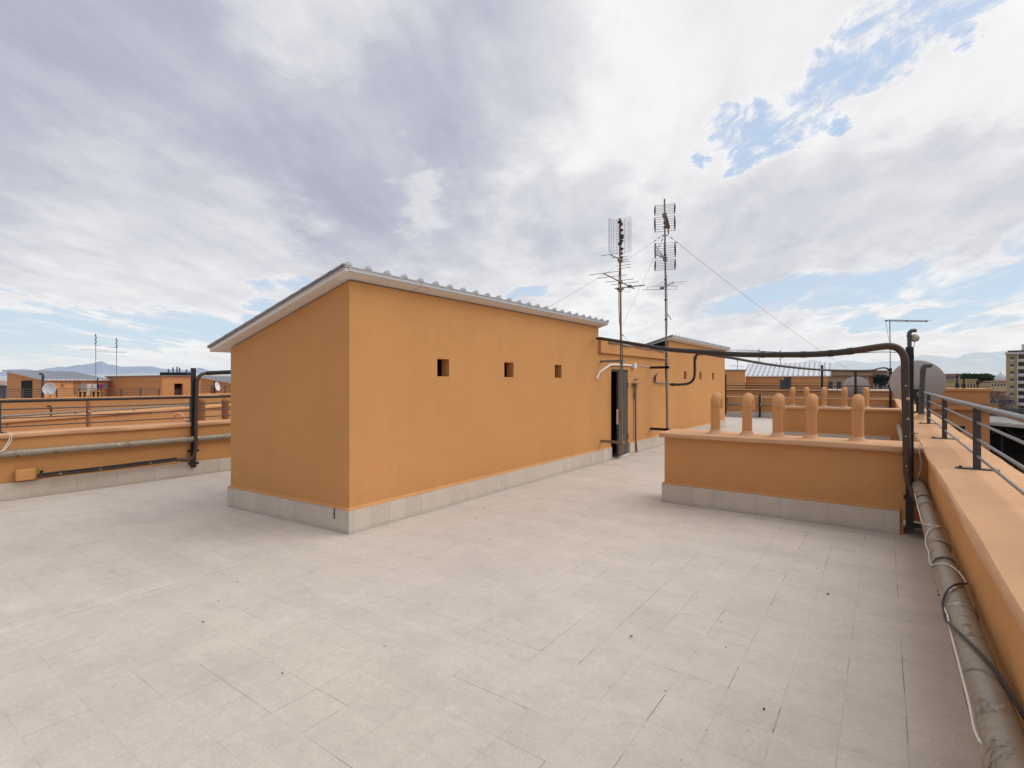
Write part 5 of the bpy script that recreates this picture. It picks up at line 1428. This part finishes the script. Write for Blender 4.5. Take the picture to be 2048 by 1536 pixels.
def hill_haze_mat(name, c, e):  # haze painted in as a pale tint with emission
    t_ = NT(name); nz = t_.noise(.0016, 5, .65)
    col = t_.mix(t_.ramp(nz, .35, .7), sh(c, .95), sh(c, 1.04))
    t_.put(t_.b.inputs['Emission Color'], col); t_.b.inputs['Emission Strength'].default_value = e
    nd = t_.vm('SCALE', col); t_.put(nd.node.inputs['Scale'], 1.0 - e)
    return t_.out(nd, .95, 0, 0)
hills('hills', [(-500, 748), (-300, 740), (-120, 742), (0, 744), (20, 739.5), (45, 739), (70, 741), (100, 736), (130, 734), (160, 730), (185, 727), (203, 724), (220, 729), (245, 733.5), (270, 733), (300, 733), (330, 738), (345, 738.5), (375, 741), (400, 736), (420, 741), (440, 742), (470, 739), (540, 744), (700, 748)], 14000, 3000, hill_haze_mat('blue_hills', (.36, .43, .55), .72), 1)
hills('hills', [(-500, 758), (0, 752), (200, 748), (330, 746), (460, 748), (700, 756)], 9000, 1500, hill_haze_mat('pale_foothills', (.50, .52, .53), .72), 2)
hills('hills', [(1430, 752), (1520, 745), (1575, 728), (1600, 726), (1625, 720.5), (1650, 725), (1665, 727), (1680, 722), (1700, 722), (1740, 726), (1790, 722), (1840, 712), (1880, 712), (1900, 715), (1912, 716), (1935, 710), (1970, 707.5), (2020, 706), (2100, 712), (2250, 722), (2500, 735)], 15000, 3000, hill_haze_mat('pale_hills', (.60, .655, .71), .90), 3)
hills('hills', [(1430, 757), (1600, 741), (1640, 738), (1720, 742), (1800, 738), (1880, 731), (1960, 736), (2050, 734), (2300, 742)], 10500, 1500, hill_haze_mat('pale_foothills_right', (.62, .67, .715), .90), 4)

# ------------------------------------------------------------------ camera
cam = bpy.data.cameras.new('camera'); co = bpy.data.objects.new('camera', cam); COL.objects.link(co)
cam.sensor_fit = 'HORIZONTAL'; cam.sensor_width = 36; cam.lens = 36 * F
cam.shift_y = (HY - 768) / 2048.0
cam.clip_start = .05; cam.clip_end = 90000
co.location = O; co.rotation_euler = (math.pi / 2, 0, YAW)
sc.camera = co

# ------------------------------------------------------------------ sun and sky
SUN = Vector((.56, .42, .80)).normalized()
sun = bpy.data.lights.new('sun', 'SUN'); so = bpy.data.objects.new('sun', sun); COL.objects.link(so)
sun.energy = 1.2; sun.angle = math.radians(70); sun.color = (1.0, .95, .88)
so.rotation_euler = SUN.to_track_quat('Z', 'Y').to_euler()

world = bpy.data.worlds.new('World'); sc.world = world; world.use_nodes = True
wt = world.node_tree
for n in list(wt.nodes): wt.nodes.remove(n)
class WT(NT):
    def __init__(s):
        s.t = wt; s.tc = s.n('ShaderNodeTexCoord')
w = WT()
D = w.tc.outputs['Generated']
dx, dy, dz = w.sep(D)
sky = w.n('ShaderNodeTexSky', sky_type='NISHITA'); sky.sun_disc = False
sky.sun_elevation = math.asin(SUN.z); sky.sun_rotation = math.atan2(SUN.x, SUN.y)
sky.air_density = 1.0; sky.dust_density = 1.2; sky.ozone_density = 1.0
zc_ = w.m('MAXIMUM', dz, 0.0)
den = w.m('ADD', zc_, .16)
pl = w.comb(w.m('DIVIDE', dx, den), w.m('DIVIDE', dy, den), 0.0)          # cloud deck seen in perspective
# wind direction: streaks run roughly along the long walls
rotn = w.n('ShaderNodeVectorRotate', rotation_type='Z_AXIS'); w.put(rotn.inputs['Vector'], pl); rotn.inputs['Angle'].default_value = math.radians(62)
pr_ = rotn.outputs[0]
def wn(scale, detail, rough, stretch=(1, 1, 1), dist=0.0, off=(0, 0, 0)):
    v = w.vm('MULTIPLY', w.vm('ADD', pr_, off), stretch)
    return w.noise(scale, detail, rough, v, None, dist)
warp = w.n('ShaderNodeTexNoise'); w.put(warp.inputs['Vector'], w.vm('MULTIPLY', pl, (1, 1, 1))); warp.inputs['Scale'].default_value = 4.2; warp.inputs['Detail'].default_value = 8; warp.inputs['Roughness'].default_value = .62
wv = w.vm('SUBTRACT', warp.outputs['Color'], (.5, .5, .5))
def warped(k):
    nd = w.vm('SCALE', wv); w.put(nd.node.inputs['Scale'], k); return w.vm('NORMALIZE', w.vm('ADD', D, nd))
D1 = warped(.10); D2 = w.vm('NORMALIZE', w.vm('MULTIPLY', warped(.05), (1, 1, 3.2))); D3 = warped(.26)
def blob(Dv, px, py, rad, soft=.0, flat_=1.0):
    if soft == .0 and flat_ == 1.0: rad *= 1.0
    c = ray(px, py); c.z *= flat_; c.normalize()
    d_ = w.vm('DOT_PRODUCT', Dv, tuple(c), out=1)
    return w.ramp(d_, math.cos(math.radians(rad)), math.cos(math.radians(rad * soft)))
def union(lst, op='MAXIMUM'):
    a_ = lst[0]
    for b_ in lst[1:]: a_ = w.m(op, a_, b_)
    return a_
gaps = union([blob(D1, *q) for q in ((1478, 272, 3.6), (1520, 250, 3.6), (1580, 225, 3.4), (1640, 205, 2.6), (1475, 310, 2.2), (1545, 268, 2.4), (1690, 128, 3.6), (1735, 105, 4.2), (1660, 125, 2.4), (1790, 80, 3.6), (1840, 40, 3.4), (1885, 8, 3.6), (1960, -60, 5.0), (1745, 150, 2.6), (1395, 312, 1.1), (1690, 245, 1.2), (1930, 70, 1.5))])
low = union([blob(D2, px, py, r * 1.15, .0, 3.2) for px, py, r in ((-60, 655, 9), (60, 668, 9), (170, 664, 8), (270, 668, 7), (340, 640, 4), (420, 660, 6), (1560, 596, 4.5), (1640, 590, 5.5), (1730, 578, 6), (1830, 566, 6.5), (1940, 548, 6.5), (2060, 540, 8), (1470, 612, 3.5), (1690, 640, 4), (1900, 640, 5), (1430, 625, 3.0), (565, 574, 3.2), (1050, 583, 2.2), (540, 606, 2.4), (1980, 585, 5))])
streak = wn(1.5, 9, .60, (1, 2.2, 1), .4); rag = wn(8.5, 10, .66, (1, 1.5, 1), .5)
g1 = w.ramp(w.m('ADD', gaps, w.m('MULTIPLY', w.m('SUBTRACT', rag, .5), 3.6)), .16, 1.4)
g1 = w.m('MULTIPLY', g1, w.ramp(gaps, .0, .12))
g2_ = w.ramp(w.m('ADD', low, w.m('MULTIPLY', w.m('SUBTRACT', streak, .5), 4.8)), .02, 1.35)
g2_ = w.m('MULTIPLY', g2_, w.ramp(low, .0, .2))
gap = w.m('MAXIMUM', g1, g2_)
dark = union([blob(D3, *q) for q in ((420, 300, 20, .1), (340, 390, 17, .1), (520, 330, 13, .1), (470, 440, 11, .1), (1010, 80, 11, .1), (90, 110, 16, .1), (410, 295, 13, .1), (300, 180, 22, .1), (640, 320, 17, .1), (880, 230, 12, .1), (780, 270, 17, .1), (1150, 440, 9, .1), (1780, 420, 8, .1), (1620, 450, 10, .1), (1960, 400, 8, .1), (1420, 505, 10, .1), (700, 430, 10, .1), (120, 330, 14, .1))])
lite = union([blob(D3, *q) for q in ((1330, 320, 22, .1), (1560, 330, 14, .1), (1260, 150, 18, .1), (1500, 90, 16, .1), (1950, 210, 22, .0), (2150, 100, 26, .1), (1800, 260, 14, .1), (1700, 300, 12, .1), (640, 40, 8, .1), (320, 520, 13, .1), (480, 500, 9, .1), (840, 390, 4, .1), (1250, 560, 8, .1), (1750, 500, 8, .1))])
n1 = wn(1.9, 9, .56, (1, 2.2, 1), .35, (3.1, 1.7, 0)); n2 = wn(.5, 4, .55, (1, 1.5, 1), 0, (9.2, 4.4, 0)); n3 = wn(5.5, 6, .62, (1, 1.7, 1), .3)
lum = w.m('ADD', .665, w.m('MULTIPLY', w.m('SUBTRACT', n1, .5), .62))
lum = w.m('ADD', lum, w.m('MULTIPLY', w.m('SUBTRACT', n2, .5), .12))
lum = w.m('ADD', lum, w.m('MULTIPLY', w.m('SUBTRACT', n3, .5), .20))
lum = w.m('ADD', lum, w.m('MULTIPLY', lite, .26)); lum = w.m('SUBTRACT', lum, w.m('MULTIPLY', dark, .30))
lum = w.m('ADD', lum, w.m('MULTIPLY', w.ramp(gap, .0, .2), w.ramp(gap, .2, .6, .10, 0)))   # bright rims round the gaps
lum = w.m('ADD', lum, w.ramp(dz, .0, .30, .16, 0))
lum = w.m('SUBTRACT', lum, w.ramp(w.vm('DOT_PRODUCT', D, tuple((-Fv).normalized()), out=1), -.25, .7, 0, .22))   # unseen sky behind the camera, darkened to dim the walls facing it
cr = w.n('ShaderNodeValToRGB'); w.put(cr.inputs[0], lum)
els = cr.color_ramp.elements
els[0].position = 0.0; els[0].color = (.34, .365, .475, 1)
els[1].position = 1.0; els[1].color = (.93, .925, .93, 1)
for p_, c_ in ((.30, (.47, .49, .595)), (.55, (.63, .64, .70)), (.78, (.80, .80, .825))):
    e_ = els.new(p_); e_.color = (*c_, 1)
blue = w.mix(.62, w.vm('SCALE', sky.outputs[0]), (.44, .57, .82))
blue_n = w.vm('SCALE', sky.outputs[0]); w.put(blue_n.node.inputs['Scale'], .08)
blue = w.mix(.72, blue_n, (.62, .77, 1.0))
blue = w.mix(w.ramp(dz, .02, .24, 1, 0), blue, (.60, .74, .84))
blue = w.mix(w.ramp(dz, .0, .075, 1, 0), blue, (.76, .81, .80))
col = w.mix(w.m('MULTIPLY', w.ramp(gap, .05, 1.0), .96), cr.outputs[0], blue)
col = w.mix(w.ramp(dz, .005, .06, .65, 0), col, (.72, .77, .79))
# thin cloud glowing round the hidden sun, high outside the picture on the right
sd = w.vm('DOT_PRODUCT', D, tuple(SUN), out=1)
glow = w.ramp(sd, math.cos(math.radians(42)), 1.0)
gl_ = w.vm('SCALE', (1.0, .96, .90)); w.put(gl_.node.inputs['Scale'], w.m('MULTIPLY', glow, 1.35))
col = w.vm('ADD', col, gl_)
ten = w.vm('SCALE', col); w.put(ten.node.inputs['Scale'], 10.0)
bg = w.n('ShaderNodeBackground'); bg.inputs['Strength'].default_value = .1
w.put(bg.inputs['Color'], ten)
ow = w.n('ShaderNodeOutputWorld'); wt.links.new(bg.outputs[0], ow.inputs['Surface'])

sc.view_settings.view_transform = 'Standard'; sc.view_settings.look = 'None'; sc.view_settings.exposure = 0; sc.view_settings.gamma = 1
sc.render.engine = 'CYCLES'
sc.cycles.use_denoising = True
sc.cycles.max_bounces = 6
sc.render.film_transparent = False
